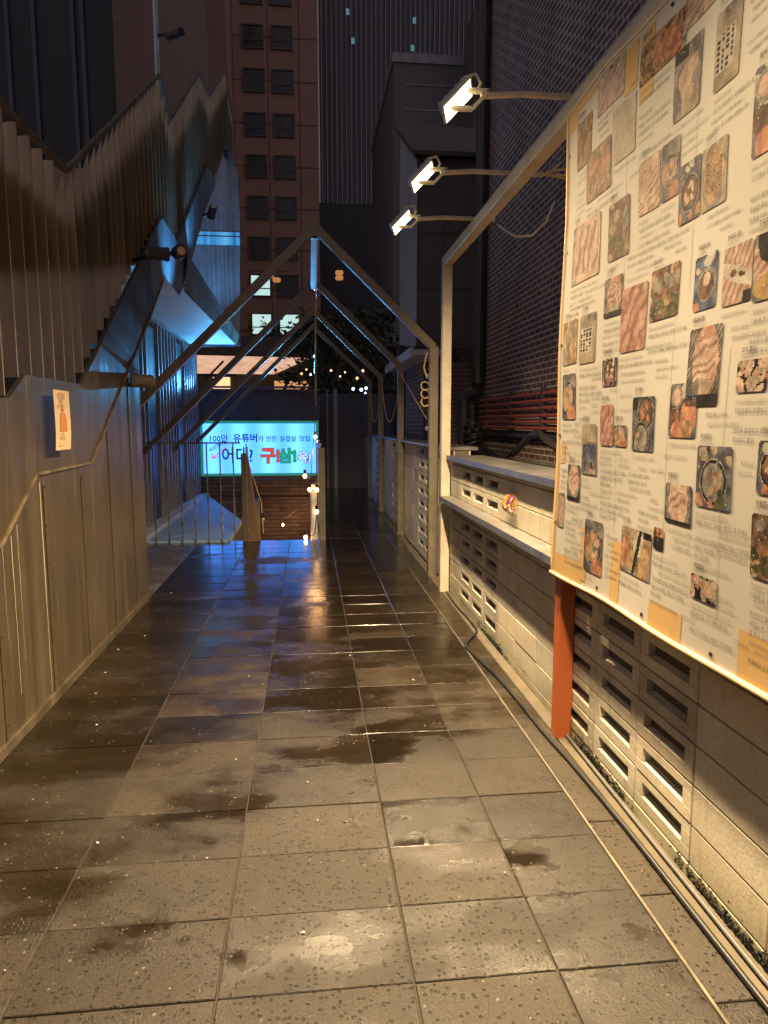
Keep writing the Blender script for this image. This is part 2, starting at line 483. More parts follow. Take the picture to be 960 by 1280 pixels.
for k_ in range(12):
    y_ = -1.1+.615*k_
    zt_ = 1.18 if y_ < 4.7 else 1.2+.78*(y_-4.67)
    a_ = MB(); a_.box(LX,LX+.0045,y_,y_+.010,.052,zt_); a_.build("panel_seam", m_seam, bld)
    a_ = MB()
    for zz_ in np.arange(.12, zt_, .21): a_.tube([(LX+.001,y_+.03,zz_),(LX+.005,y_+.03,zz_)], .006, 8)
    a_.build("rivet", m_seam, bld)
# ribbon (folded zigzag band)
top = [(-2.2,1.45),(3.43,1.62),(3.64,1.74),(4.5,1.74),(6.63,3.12),(7.2,3.47),(8.02,3.45),(8.9,4.03),(10.3,4.92),(10.65,5.14),(11.52,5.2)]
bot = [(-2.2,.70),(3.28,.96),(3.74,1.25),(4.67,1.26),(5.48,1.78),(6.5,2.41),(7.29,2.95),(8.1,2.90),(8.9,3.40),(10.3,4.40),(11.52,5.15)]
def lerpz(P, y):
    for (a,za),(b,zb) in zip(P[:-1],P[1:]):
        if a <= y <= b: return za+(zb-za)*(y-a)/(b-a)
    return P[-1][1] if y > P[-1][0] else P[0][1]
ys = sorted(set([p[0] for p in top+bot]))
rb = MB()
for a, b in zip(ys[:-1], ys[1:]):
    if b-a < 1e-4: continue
    off = .022
    ta, tb, ba, bb = lerpz(top,a), lerpz(top,b), lerpz(bot,a), lerpz(bot,b)
    X1 = LX+.004; X2 = LX+off
    rb.add([(X1,a,ba),(X1,b,bb),(X2,b,tb),(X2,a,ta),(LX-.004,a,ba),(LX-.004,b,bb),(LX-.004,b,tb),(LX-.004,a,ta)],
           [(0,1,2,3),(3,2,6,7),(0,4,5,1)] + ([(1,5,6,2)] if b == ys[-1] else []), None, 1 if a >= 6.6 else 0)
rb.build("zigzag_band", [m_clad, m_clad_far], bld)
cr = MB()
for (a,za),(b,zb) in zip(bot[:6], bot[1:7]):
    cr.bar((LX+.008,a,za-.006),(LX+.008,b,zb-.006),.012,.014)
cr.build("crease_trim", M("rust_stained_trim", (.19,.145,.09), .6, .3, var=.6, vscale=14), bld)
# upper cladding: back sheet with zigzag top + stepped planks + edge cap
UX = LX-.006
up = [(-2.2,2.96),(4.52,2.98),(7.07,4.62),(7.47,4.87),(7.95,4.66),(10.3,6.22),(11.25,6.33),(13.76,7.88),(14.0,7.6),(14.69,7.5)]
bk = MB(); bk.prismX([(y_, z_-(.25 if y_ > 4.4 else .02)) for y_, z_ in up] + [(14.69,6.6),(13.7,6.5),(11.5,5.1),(9.5,3.9),(7.3,3.1),(-2.2,.9)], UX-.13, UX-.11)
bk.build("backing_sheet", m_clad_dk, bld)
pk = MB()
for yy in np.arange(1.6, 14.6, .168):
    zt, zb = lerpz(up, yy)-.01, (lerpz(top, yy) if yy < 11.5 else lerpz([(11.4,5.2),(13.71,6.65),(14.7,6.7)], yy))
    if zt - zb < .15: continue
    dz = .26 if yy > 4.4 else 0
    x0, x1 = UX, UX-.10
    pk.add([(x0,yy,zb),(x1,yy+.03,zb),(x1,yy+.03,zt-dz),(x0,yy,zt),(x0,yy+.012,zb),(x1,yy+.042,zb),(x1,yy+.042,zt-dz),(x0,yy+.012,zt)],
           [(0,1,2,3),(7,6,5,4),(3,2,6,7),(0,4,5,1),(0,3,7,4),(1,5,6,2)])
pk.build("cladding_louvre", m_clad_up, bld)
cp = MB()
for (a,za),(b,zb) in zip(up[:-1], up[1:]):
    cp.bar((UX-.005,a,za+.008),(UX-.005,b,zb+.008),.03,.03)
    pass
cp.build("edge_cap", M("cap_metal", (.14,.115,.085), .45, .4), bld)
# return wall, recess wall, soffit
rw = MB(); rw.box(-2.4,LX-.252,5.95,6.078,0,2.1); rw.box(-2.55,-2.40,6.08,14.8,-.03,3.0)
rw.build("recess_wall", m_dark, bld)
sf = MB(); sf.box(-2.55,LX-.005,7.3,14.3,3.06,3.10); sf.box(-2.55,-1.7,6.1,7.29,3.06,3.10)
sf.build("soffit", m_soffit, bld)
fa = MB()
fa.add([(LX+.06,8.4,3.42),(LX+.06,14.69,3.22),(LX+.003,14.69,3.04),(LX+.003,8.4,3.0),(LX-.04,8.4,3.42),(LX-.04,14.69,3.22)],
       [(0,1,2,3),(0,4,5,1)])
fa.build("soffit_fascia", m_fascia, bld)
ends = MB(); ends.box(-9,LX-.08,14.7,14.9,3.05,6.4)
ends.build("end_wall", m_towerb, bld)
# slatted screen and door panels of the recessed ground floor
for y0, y1 in ((8.9,10.2),(10.9,12.4),(13.1,14.6)):
    for yy in np.arange(y0, y1, .24):
        s_ = MB(); s_.box(-2.39,-2.22,yy,yy+.035,.09,2.98); s_.build("screen_slat", m_slat, bld)
    f_ = MB(); f_.box(-2.39,-2.27,y0-.05,y1,2.90,2.99); f_.build("screen_head", m_slat, bld)
for y0, y1 in ((10.25,10.85),(12.45,13.05)):
    d_ = MB(); d_.box(-2.39,-2.26,y0,y1,.09,2.9); d_.build("door_panel", m_dark, bld, bevel=.01)
sl = MB(); sl.box(-2.39,-2.06,8.95,14.7,0,.08); sl.build("ledge", m_white, bld, bevel=.01)

# blue reflection on the end wall, put in as a glowing band
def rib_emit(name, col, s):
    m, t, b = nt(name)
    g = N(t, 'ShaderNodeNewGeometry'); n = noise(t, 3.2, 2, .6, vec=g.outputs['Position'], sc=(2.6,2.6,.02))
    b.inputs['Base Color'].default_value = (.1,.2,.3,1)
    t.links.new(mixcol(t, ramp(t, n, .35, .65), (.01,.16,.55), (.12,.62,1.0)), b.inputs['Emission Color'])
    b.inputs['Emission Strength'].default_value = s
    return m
fw_ = MB(); pl_ = [(-2.9, 3.0), (-2.9, 4.9), (-2.047, 5.35), (-1.75, 6.128), (-1.47, 6.913), (-1.304, 6.335), (-1.279, 5.522), (-1.342, 3.05)]
n_ = len(pl_); fw_.add([(x,14.40,z) for x,z in pl_]+[(x,14.60,z) for x,z in pl_], [tuple(range(n_)), tuple(range(2*n_-1,n_-1,-1))]+[(i_,(i_+1)%n_,(i_+1)%n_+n_,i_+n_) for i_ in range(n_)])
fw_.build("end_panel_wall", m_clad_end, bld)
rs_ = MB()
for k_ in range(14):
    x_ = -2.55+.085*k_; rs_.box(x_,x_+.012,14.385,14.3985,3.1,5.6)
rs_.build("panel_seam", m_clad_end, bld)
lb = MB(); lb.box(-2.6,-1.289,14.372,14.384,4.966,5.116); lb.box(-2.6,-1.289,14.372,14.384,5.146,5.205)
lb.build("reflection_band", rib_emit("strip_glow", None, .62), bld)

def spot(loc, aim, power, col, size=R(90), blend=.7, r=.03, even=False):
    d = bpy.data.lights.new("spot", 'SPOT'); d.energy = power; d.color = col; d.spot_size = size; d.spot_blend = blend; d.shadow_soft_size = r
    if even:      # broad even throw of the flood
        d.use_nodes = True; lt_ = d.node_tree; em_ = [n for n in lt_.nodes if n.type == 'EMISSION'][0]
        fo_ = lt_.nodes.new('ShaderNodeLightFalloff'); fo_.inputs['Strength'].default_value = 1.0; fo_.inputs['Smooth'].default_value = 2.2
        lt_.links.new(fo_.outputs['Linear'], em_.inputs['Strength'])
    o = bpy.data.objects.new("spot", d); C.objects.link(o)
    o.location = loc; o.rotation_euler = (Vector(aim)-Vector(loc)).to_track_quat('-Z','Y').to_euler()
    return o

def can_light(name, loc, d, label, lit=None):
    t = thing(name, label, "wall light", loc)
    p = Vector(loc); d = Vector(d).normalized()
    b = MB(); b.tube([p-d*.085, p+d*.085], .052, 14); b.build("lamp_body", m_khaki if name == 'wall_spotlight' else m_dark, t, smooth=False)
    g = MB()
    for k in (-.06,0,.06): g.tube([p+d*(k-.012), p+d*(k+.008)], .056, 14)
    g.build("cooling_ring", m_khaki if name == 'wall_spotlight' else m_dark, t)
    l = MB(); l.tube([p+d*.0855, p+d*.092], .034, 14); l.build("lens", M("lamp_glass_"+name, (.5,.35,.2), .2), t)
    br = MB(); br.bar(p, Vector((LX-.02, p.y+.15, p.z-.03)), .03, .03); br.build("bracket", m_dark, t)
    return t
can_light("wall_spotlight", (-1.30,5.74,1.835), (1,.35,-.05), "brown ribbed cylinder lamp at the corner of the brown wall, above the railing end")
can_light("wall_floodlight", (-1.189,6.0,2.865), (-1,-.25,.0), "dark cylinder lamp under the bright blue tip, left one of the touching pair")
can_light("wall_floodlight", (-1.059,6.2,2.928), (.35,-.93,-.1), "round-faced dark lamp with an amber lens, right one of the touching pair")
can_light("wall_floodlight", (-1.250,9.933,4.314), (.3,-.7,.6), "small pale lamp high up between the two tallest blue facade tips")
BLUE = (.10,.48,1.0)
for (p, a, w) in (((LX+.42,7.45,2.75),(LX+.0,7.45,3.3),90.0), ((LX+.30,8.6,3.5),(LX+.0,8.9,4.05),40.0), ((-1.9,13.2,3.3),(-1.9,14.4,5.2),120.0)):
    spot(p, a, w, BLUE, R(84), .9, .04)

# poster on the wall
po = thing("poster", "small narrow cream paper notice with an orange picture, pasted on the brown metal wall", "poster", (LX+.06,3.98,1.36))
def YZ(s, size, y0, z0, x, bold=0.0):
    vs, fs = text_mesh(s, size, bold)
    return [(x, y0 + v[0], z0 + v[1]) for v in vs], fs     # read from +X side: text runs to +Y
pp = MB(); n = 8
xr = lambda z: LX + .062 + .012*(z-1.36)/.3 + .004*math.sin(z*14)
for i in range(n):
    za, zb = 1.36+.32*i/n, 1.36+.32*(i+1)/n
    s1, s2 = .02*(1-i/n), .02*(1-(i+1)/n)
    pp.add([(xr(za),3.86+s1*.6,za),(xr(za),4.10+s1*.4,za),(xr(zb),4.10+s2*.4,zb),(xr(zb),3.86+s2*.6,zb)], [(0,1,2,3)])
pp.build("sheet", M("cream_paper", (.66,.50,.30), .7, var=.08, bump=.05), po)
pi = MB()
for (y0,y1,z0,z1) in ((3.93,4.04,1.46,1.53),(3.945,4.02,1.53,1.56),(3.96,4.0,1.565,1.58)):
    pi.box(xr(z0)+.002,xr(z0)+.003,y0,y1,z0,z1)
pi.build("printed_picture", M("orange_ink", (.55,.22,.05), .6), po)
pl = MB()
for (s_, sz, y, z) in (("삼겹살",.042,3.905,1.635),("맛집",.034,3.925,1.60),("맛있는 삼겹살",.020,3.895,1.585),("어디!?",.022,3.94,1.435),("구! 삼! 육!",.024,3.905,1.415),("메뉴",.013,3.91,1.395),("삼겹살",.013,3.91,1.38),("목살",.013,3.96,1.38)):
    v_, f_ = YZ(s_, sz, y, z, xr(z)+.004); pl.add(v_, f_)
pl.build("printed_text", M("brown_ink", (.25,.12,.06), .7, bump=0), po)

# ---- mast above the roof
ms = thing("roof_mast", "thin pale mast with a grey panel and camera rising behind the brown zigzag roof", "mast", (-1.75,9.2,4.6))
a = MB(); a.tube([(-1.75,9.2,4.6),(-1.75,9.2,8.2)], .03, 8); a.build("pole", M("pale_pole", (.45,.47,.50), .5, .3), ms)
a = MB(); a.box(-1.72,-1.33,9.18,9.24,6.75,7.7); a.build("panel", M("grey_panel", (.16,.18,.18), .6), ms, bevel=.015)
a = MB(); a.tube([(-1.75,9.2,6.1),(-1.55,9.1,6.08)], .02, 6); a.tube([(-1.60,9.15,6.08),(-1.42,8.98,6.05)], .05, 10); a.build("camera", m_dark, ms)

# ================================================================== RIGHT BLOCK WALL
COURSE = [0.0,.05]+[.05+.138*k for k in range(1,9)]+[1.22]
def block_wall(name, label, x, y0, y1, vent, mat, ztop=COURSE, bl=.397, thick=.15, cap=None, cat="block wall"):
    w = thing(name, label, cat, (x, (y0+y1)/2, 0))
    b = MB(); mo = MB(); g = .0028; n = int(round((y1-y0)/bl))
    for k in range(n):
        ya, yb = y1-(k+1)*bl+g, y1-k*bl-g
        for ci, (za, zb) in enumerate(zip(ztop[:-1], ztop[1:])):
            q = rnd.uniform(.86,1.12); wq = rnd.uniform(-.03,.03); col = (q*(1+wq), q, q*(1-wq))
            za2, zb2 = za+(g if za>0 else 0), zb-g; px = rnd.uniform(-.0018,.0018)
            if k in vent and ci > 0 and zb-za > .1:
                h = zb2-za2; sa, sb = za2+h*.33, zb2-h*.25; yl, yr = ya+.055, yb-.055
                b.box(x+px,x+thick,ya,yb,za2,sa,col); b.box(x+px,x+thick,ya,yb,sb,zb2,col)
                b.box(x+px,x+thick,ya,yl,sa+.0002,sb-.0002,col); b.box(x+px,x+thick,yr,yb,sa+.0002,sb-.0002,col)
                # bevelled lip at the slot
                b.add([(x+px-.0006,yl,sa),(x+px-.0006,yr,sa),(x+.028,yr-.012,sa+.008),(x+.028,yl+.012,sa+.008)], [(0,1,2,3)], col)
            else:
                b.box(x+px,x+thick,ya,yb,za2,zb2,col)
    mo.box(x+.030,x+.040,y1-n*bl+.01,y1-.01,.02,ztop[-1]-.03)  # dark sheet behind the vent slots, standing in for their shade
    for zc in ztop[1:-1]: mo.box(x+.007,x+thick-.01,y1-n*bl,y1,zc-.004,zc+.004)
    for k in range(n+1): mo.box(x+.008,x+thick-.012,y1-k*bl-.004,y1-k*bl+.004,0,ztop[-1]-.002)
    b.build("blockwork", mat, w, bevel=.0022); mo.build("mortar", m_mortar_shade, w)
    if cap: cap(w)
    return w
def near_cap(w):
    c = MB(); c.box(1.195,1.52,-.9,6.0,1.222,1.228); c.build("coping", m_cap, w)
    c = MB(); c.box(1.190,1.1945,-.9,6.0,1.190,1.2285); c.build("coping_lip", m_lip, w)
Y1 = 6.0
block_wall("block_wall", "long cream block wall with slotted vent blocks beside the food banner", WX, -.9, Y1,
           {0,1,2,3} if False else {1,2,3,7,8,9,13,14,15}, m_block, cap=near_cap)
sh = MB(); sh.box(1.132,WX-.002,3.07,5.98,.866,.874); shelf_ = sh.build("wall_shelf", m_shelf)
sl_ = MB(); sl_.box(1.128,1.1318,3.07,5.98,.835,.8745); sl_.build("front_lip", m_lip, shelf_)
tag(shelf_, "narrow stained metal shelf along the cream block wall, left of the banner", "shelf")
# metal bracket under the shelf end
wb = MB(); wb.prismX([(5.95,.83),(5.80,.83),(5.95,.45)], 1.17, 1.20); 
# far wall bays
def bay(y0, y1, vent, label, blue=False, x=1.27):
    zt = [0.0,.06]+[.06+.15*k for k in range(1,9)]
    def cap(w):
        c = MB(); c.box(x-.05,x+.22,y0,y1,zt[-1]+.002,zt[-1]+.035); c.build("coping", m_cap, w, bevel=.004)
    block_wall("block_wall", label, x, y0, y1, vent, m_block_w, zt, bl=(y1-y0)/round((y1-y0)/.4), cap=cap)
bay(6.15,6.70,{9},"short cream block wall piece squeezed between the white post and the first gable frame post", x=1.29)
bay(6.80,9.28,{3,4},"white block wall bay with a blue-lit coping between first and second gable frames")
bay(9.40,11.85,{3,4},"grey block wall bay in shade between second and third gable frames")
bay(11.97,14.15,{2,3},"pale block wall bay farthest along, between third and fourth gable frames")
bay(14.27,16.4,{9},"dim block wall end piece past the last gable frame")

# ================================================================== BANNER FRAME
fr = thing("banner_frame", "cream steel frame carrying the banner, one white post and one orange post", "frame", (1.2,4.5,0))
a = MB(); a.box(1.150,1.230,6.015,6.095,0,2.835); a.build("post", m_cream, fr, bevel=.004)['label'] = "cream white square post"
a = MB(); a.box(1.160,1.232,3.07,3.15,0,2.80); a.build("post", m_red, fr, bevel=.004)['label'] = "orange red square post"
a = MB(); a.box(1.150,1.232,-.3,-.22,0,2.83); a.build("post", m_red, fr, bevel=.004)
a = MB(); a.box(1.152,1.232,-.6,6.095,2.838,2.912); a.build("top_beam", m_cream, fr, bevel=.004)
a = MB(); a.box(1.163,1.2,-.6,3.05,.89,.93); a.build("bottom_beam", m_khaki, fr, bevel=.003)

# ================================================================== BANNER
def bx(Y, z):
    e = max(0, 1-(z-.85)/.5)
    return XB + .007*math.sin(Y*5.1+z*1.3) + .004*math.sin(z*6.2-Y*2.2) + .005*e*math.sin(Y*7.3+1.0) - .003*math.sin(Y*17)*max(0,1-abs(z-2.75)/.25)
BY0, BY1 = .35, 3.115
def bzt(Y): return 2.842 - .015*abs(math.sin((Y-.1)*3.6))
def bzb(Y): return .808 + .0025*math.sin(Y*6.0)
bn = thing("food_banner", "large white fabric banner covered with food photos and small review text", "banner", (XB,1.7,.82))
ny, nz = 100, 60
vs, fs = [], []
for j in range(nz+1):
    for i in range(ny+1):
        Y = BY0+(BY1-BY0)*i/ny; z = bzb(Y)+(bzt(Y)-bzb(Y))*j/nz
        vs.append((bx(Y,z),Y,z))
for j in range(nz):
    for i in range(ny):
        k = j*(ny+1)+i; fs.append((k,k+1,k+ny+2,k+ny+1))
b = MB(); b.add(vs, fs)
matte = lambda m: m.node_tree.nodes['Principled BSDF'].inputs['Specular IOR Level'].__setattr__('default_value', .08)
m_fabric = M("banner_fabric", (.445,.425,.385), .95, var=.04, vscale=2, bump=.06, bscale=220)
b.build("fabric", m_fabric, bn, smooth=True); matte(m_fabric); matte(m_vcol); matte(m_ink); matte(m_ink2)
m_ochre = M("ochre_print", (.48,.32,.14), .95, var=.08, vscale=4, bump=0); matte(m_ochre)
hm = MB()
for z0, z1 in ((-.008,.012),):
    pts = [(bx(Y,bzb(Y))-.004, Y, bzb(Y)+.004) for Y in np.linspace(BY0,BY1,60)]
    hm.tube(pts, .010, 8)
pts = [(bx(BY1,z)-.002, BY1-.004, z) for z in np.linspace(bzb(BY1),bzt(BY1),40)]
hm.tube(pts, .006, 6)
hm.tube([(bx(Y,bzt(Y))-.001, Y, bzt(Y)) for Y in np.linspace(BY0,BY1,60)], .005, 6)
hm.build("hem", M("ochre_hem", (.66,.47,.25), .5, var=.1), bn, smooth=True)
def patch(mb, y0, y1, z0, z1, d, col=None):
    na, nb = max(1,int((y1-y0)/.05)), max(1,int((z1-z0)/.05))
    vs, fs = [], []
    for j in range(nb+1):
        for i in range(na+1):
            Y = y0+(y1-y0)*i/na; z = z0+(z1-z0)*j/nb
            z = min(max(z, bzb(Y)+.004), bzt(Y)-.004)
            vs.append((bx(Y,z)-d, Y, z))
    for j in range(nb):
        for i in range(na):
            k = j*(na+1)+i; fs.append((k,k+1,k+na+2,k+na+1))
    mb.add(vs, fs, col)
S_ = 1.03
def q(v): return 1.5+(v-1.5)*S_
for (y0,y1,z0,z1) in ((2.90,3.0,2.70,2.79),(3.0,3.03,2.30,2.79),(2.38,2.47,2.62,2.77),(2.47,2.9,2.755,2.78),(2.27,2.36,2.55,2.765),
                      (2.93,2.985,1.33,1.42),(2.99,3.03,.84,1.33),(2.72,3.0,.84,.93),(2.68,2.735,.86,1.08),(2.38,2.46,.84,1.07),(1.93,2.13,.83,.93),(1.50,1.66,.83,.97),(.9,1.2,.83,.95)):
    oc = MB(); patch(oc, y0*S_, y1*S_, q(z0), q(z1), .0012); oc.build("ochre_patch", m_ochre, bn)
# card edges
cd = MB()
for (y0,y1,z0,z1) in ((2.55,2.552,2.2,2.75),(2.44,2.442,2.0,2.7),(2.0,2.002,1.9,2.5),(2.45,2.452,1.1,2.0),(2.07,2.072,1.0,1.85),(1.76,1.762,.95,1.7)):
    patch(cd, y0*S_, y1*S_+.001, q(z0), q(z1), .0013)
cd.build("card_edge", M("card_line", (.43,.40,.35), .95, bump=0, var=.03), bn)

# ---- printed food pictures: small painted grids of ink
def up2(a, h, w):
    H, W = a.shape; yi = np.linspace(0,H-1,h); xi = np.linspace(0,W-1,w)
    y0 = np.floor(yi).astype(int).clip(0,H-2); x0 = np.floor(xi).astype(int).clip(0,W-2)
    fy = (yi-y0)[:,None]; fx = (xi-x0)[None]
    return (a[y0][:,x0]*(1-fy)*(1-fx)+a[y0+1][:,x0]*fy*(1-fx)+a[y0][:,x0+1]*(1-fy)*fx+a[y0+1][:,x0+1]*fy*fx)
def fn(rs, h, w, c):
    a = np.zeros((h,w)); tot = 0
    for o in range(3):
        k = max(2,int(c*2**o)); kw = max(2,int(k*w/h)); a += up2(rs.rand(k+1,kw+1),h,w)/2**o; tot += 1/2**o
    return a/tot
PAL = dict(table=((.20,.21,.26),(.05,.055,.09)), steel=((.40,.38,.34),(.16,.15,.14)), black=((.05,.05,.06),(.015,.015,.02)), cream=((.48,.40,.28),(.30,.24,.16)),
           pink=((.62,.36,.27),(.40,.17,.12)), palepink=((.66,.48,.38),(.50,.32,.24)), red=((.48,.14,.08),(.60,.34,.25)), brown=((.30,.15,.06),(.10,.045,.02)),
           gold=((.55,.36,.13),(.28,.14,.05)), orange=((.62,.24,.05),(.35,.10,.03)), green=((.16,.17,.05),(.06,.07,.02)), blue=((.16,.26,.42),(.04,.06,.16)), white=((.62,.58,.50),(.48,.44,.38)), mustard=((.5,.33,.06),(.34,.20,.03)))
class Pic:
    def __init__(s, w, h, seed):
        s.w, s.h = w, h; s.rs = np.random.RandomState(seed); s.a = np.zeros((h,w,3))
        s.X, s.Y = np.meshgrid((np.arange(w)+.5)/w, (np.arange(h)+.5)/h)
        s.asp = h/w
    def tex(s, pal, c=6):
        A, B = map(np.array, PAL[pal]); n = ((fn(s.rs,s.h,s.w,c)-.5)*2.4+.5).clip(0,1)[...,None]
        return A*n+B*(1-n)
    def fill(s, pal, c=6): s.a = s.tex(pal, c); return s
    def ell(s, x, y, r, pal, ry=None, c=7, rough=.12, rot=0):
        ry = ry or r; dx = s.X-x; dy = (s.Y-y)*s.asp
        u = dx*math.cos(rot)+dy*math.sin(rot); v = -dx*math.sin(rot)+dy*math.cos(rot)
        d = np.sqrt((u/r)**2+(v/ry)**2)+(fn(s.rs,s.h,s.w,7)-.5)*rough*2
        m = (d < 1)[...,None]; s.a = np.where(m, s.tex(pal,c), s.a); return s
    def ring(s, x, y, r, th, pal):
        d = np.sqrt((s.X-x)**2+((s.Y-y)*s.asp)**2); m = (abs(d-r) < th)[...,None]; s.a = np.where(m, s.tex(pal,4), s.a); return s
    def pan(s, x, y, r, inside='brown', bits='palepink', n=5):
        s.ell(x,y,r*1.08,'steel',rough=0); s.ell(x,y,r,'black',rough=0); s.ell(x,y,r*.86,inside,rough=.05)
        for k in range(n):
            t = 2*math.pi*k/n + s.rs.rand(); q_ = r*.45
            s.ell(x+q_*math.cos(t), y+q_*math.sin(t)/s.asp, r*.26, bits, r*.15, rot=s.rs.rand()*3, rough=.25)
        return s
    def slices(s, x0, x1, y0, y1, pal, n, ang=.4, gap='red', amp=.03):
        u = s.X*math.sin(ang)+s.Y*s.asp*math.cos(ang)+(fn(s.rs,s.h,s.w,5)-.5)*amp*4
        ph = (u*n) % 1.0; m = ((s.X>x0)&(s.X<x1)&(s.Y>y0)&(s.Y<y1))[...,None]
        edge = (0.5+0.5*np.cos(2*np.pi*ph))[...,None]**2.2
        s.a = np.where(m, s.tex(pal,9)*(1-.85*edge)+s.tex(gap,6)*.85*edge*.5, s.a); return s
    def bits(s, pal, n, r, x0=0, x1=1, y0=0, y1=1):
        for k in range(n): s.ell(x0+(x1-x0)*s.rs.rand(), y0+(y1-y0)*s.rs.rand(), r*(.6+.8*s.rs.rand()), pal, r*(.4+.5*s.rs.rand()), rot=s.rs.rand()*3, rough=.2)
        return s
    def rect(s, x0, x1, y0, y1, pal): m = ((s.X>x0)&(s.X<x1)&(s.Y>y0)&(s.Y<y1))[...,None]; s.a = np.where(m, s.tex(pal,5), s.a); return s
def mk(kind, w, h, seed):
    p = Pic(w, h, seed); r = p.rs.rand
    if kind == 'noodle': p.fill('gold',14).slices(0,1,0,1,'gold',9,.9,'brown',.08).bits('orange',3,.18).bits('cream',12,.05)
    elif kind == 'meat': p.fill('cream').slices(0,1,0,1,'palepink',7,.5,'pink',.06).bits('palepink',3,.2)
    elif kind == 'redmeat': p.fill('red',5).slices(0,1,0,1,'pink',3.2,1.0,'red',.09)
    elif kind == 'hotpot': p.fill('steel').ell(.5,.6,.42,'steel').ell(.45,.5,.25,'palepink',.33,rough=.3).ell(.7,.35,.2,'palepink',.16,rough=.3).rect(0,.5,0,.2,'black').ell(.6,.85,.3,'cream')
    elif kind == 'rack':
        p.fill('cream',3).rect(0,1,0,.18,'steel').rect(.05,.8,.28,.78,'white')
        for i in range(4):
            for j in range(7):
                if (i*7+j) % 9: p.rect(.08+i*.18,.08+i*.18+.12,.30+j*.068,.30+j*.068+.045,'black')
        p.bits('brown',4,.05,.2,.9,.02,.14)
    elif kind == 'pan': p.fill('table').pan(.5,.52,.40,'brown','palepink',5).bits('white',3,.12,0,1,0,.2).bits('orange',3,.13,0,1,.82,1)
    elif kind == 'roundpan': p.fill('table').bits('cream',3,.12,0,1,0,.25).pan(.5,.58,.36,'steel','gold',4).bits('orange',4,.1,0,1,.88,1).bits('green',2,.13,.5,1,.8,1)
    elif kind == 'twopans': p.fill('table').rect(0,.25,0,.25,'black').pan(.6,.30,.33,'brown','orange',4).pan(.42,.80,.36,'steel','cream',2)
    elif kind == 'bowls': p.fill('table').bits('white',4,.2).ell(.25,.25,.22,'steel').ell(.25,.25,.15,'palepink').ell(.72,.6,.3,'orange',rough=.05).ell(.2,.62,.2,'brown').ell(.65,.88,.22,'gold').ell(.3,.9,.22,'orange').ell(.75,.12,.2,'blue')
    elif kind == 'slicesgrill': p.fill('steel').slices(0,1,0,1,'steel',12,.9,'black',.01).ell(.55,.45,.38,'pink',.62).slices(.2,.85,.15,.68,'palepink',6,.25,'pink',.07).ell(.5,.75,.32,'cream',.13,rough=.05).rect(0,1,.86,1,'black')
    elif kind == 'sash': p.fill('pink').slices(0,1,0,.45,'palepink',6,1.2,'pink',.05).slices(0,1,.5,1,'palepink',5,1.1,'red',.05).ell(.5,.5,.75,'white',.16,rot=.35,rough=.02).ell(.38,.47,.11,'brown',.07).ell(.66,.52,.13,'brown',.05,rot=.3).rect(.75,1,.82,1,'black')
    elif kind == 'mustard': p.fill('steel').ell(.4,.45,.5,'palepink',.35,rough=.3).slices(0,.9,.3,.6,'palepink',6,.6,'red',.05).ell(.5,.8,.45,'mustard',.22,rough=.2).ell(.5,.1,.4,'black')
    elif kind == 'crispy': p.fill('cream').ell(.5,.5,.48,'steel',.7,rough=.02).ell(.5,.5,.40,'gold',.6,rough=.1).slices(.2,.8,.25,.75,'gold',12,.8,'brown',.1)
    elif kind == 'plate': p.fill('table').ell(.5,.45,.46,'steel',.62,rough=.02).ell(.5,.42,.36,'palepink',.5,rough=.15).slices(.2,.8,.2,.6,'palepink',5,.5,'pink',.06).rect(0,1,.9,1,'black')
    elif kind == 'rawplate': p.fill('steel').ell(.55,.5,.52,'cream',.85,rough=.02).ell(.55,.46,.44,'palepink',.75,rough=.1).slices(.15,.95,.1,.85,'palepink',5,1.25,'pink',.06)
    elif kind == 'bluepot': p.fill('blue').bits('white',3,.2,0,1,0,.3).ell(.55,.55,.40,'steel',rough=.02).ell(.55,.57,.33,'brown',rough=.02).ell(.55,.45,.16,'palepink').rect(0,.3,.85,1,'orange')
    elif kind == 'mix': p.fill('brown',10).bits('gold',8,.12).bits('cream',6,.1).bits('green',8,.13,0,1,.6,1).bits('steel',3,.15,0,1,.1,.4)
    elif kind == 'pieces': p.fill('black',6).bits('cream',12,.16).bits('palepink',9,.13).bits('orange',3,.08)
    elif kind == 'cheese': p.fill('steel',6).ell(.1,.2,.5,'gold',.55,rough=.02).ell(.8,.62,.45,'gold',.7,rough=.03).ell(.55,.3,.14,'steel',.8,rot=.5)
    elif kind == 'table': p.fill('steel',4).rect(0,1,0,.2,'cream').ell(.25,.35,.16,'gold').ell(.6,.3,.18,'white').ell(.12,.6,.13,'orange',.22).ell(.4,.7,.16,'mustard').ell(.8,.7,.16,'gold',.4,rot=.3).ell(.55,.5,.05,'black',.5,rot=.3).rect(.75,1,0,.15,'black')
    elif kind == 'room': p.fill('steel',3).rect(0,1,0,.35,'cream').rect(.1,.9,.4,.75,'blue').bits('table',5,.2,0,1,.7,1).bits('palepink',2,.1,.5,1,.9,1)
    elif kind == 'strip': p.fill('orange').rect(0,1,.4,1,'black').bits('brown',4,.2,0,1,0,.5)
    elif kind == 'plates2': p.fill('table').rect(.3,1,0,.3,'steel').pan(.5,.52,.42,'steel','palepink',6).ell(.25,.55,.2,'gold',.35).ell(.7,.9,.3,'orange').bits('pink',3,.16,.3,.9,.3,.6)
    else: p.fill('cream',4)
    if kind == 'faint': p.a = p.a*.5+np.array(PAL['white'][0])*.5
    g_ = p.rs.rand(h,w,1)*.24+.88; p.a = p.a*g_*(.75+.5*fn(p.rs,h,w,9)[...,None]); hi = (p.rs.rand(h,w,1) > .993); p.a = np.where(hi, p.a*.4+.45, p.a)
    p.a = np.clip(p.a,0,1)**1.18*1.02
    return p.a
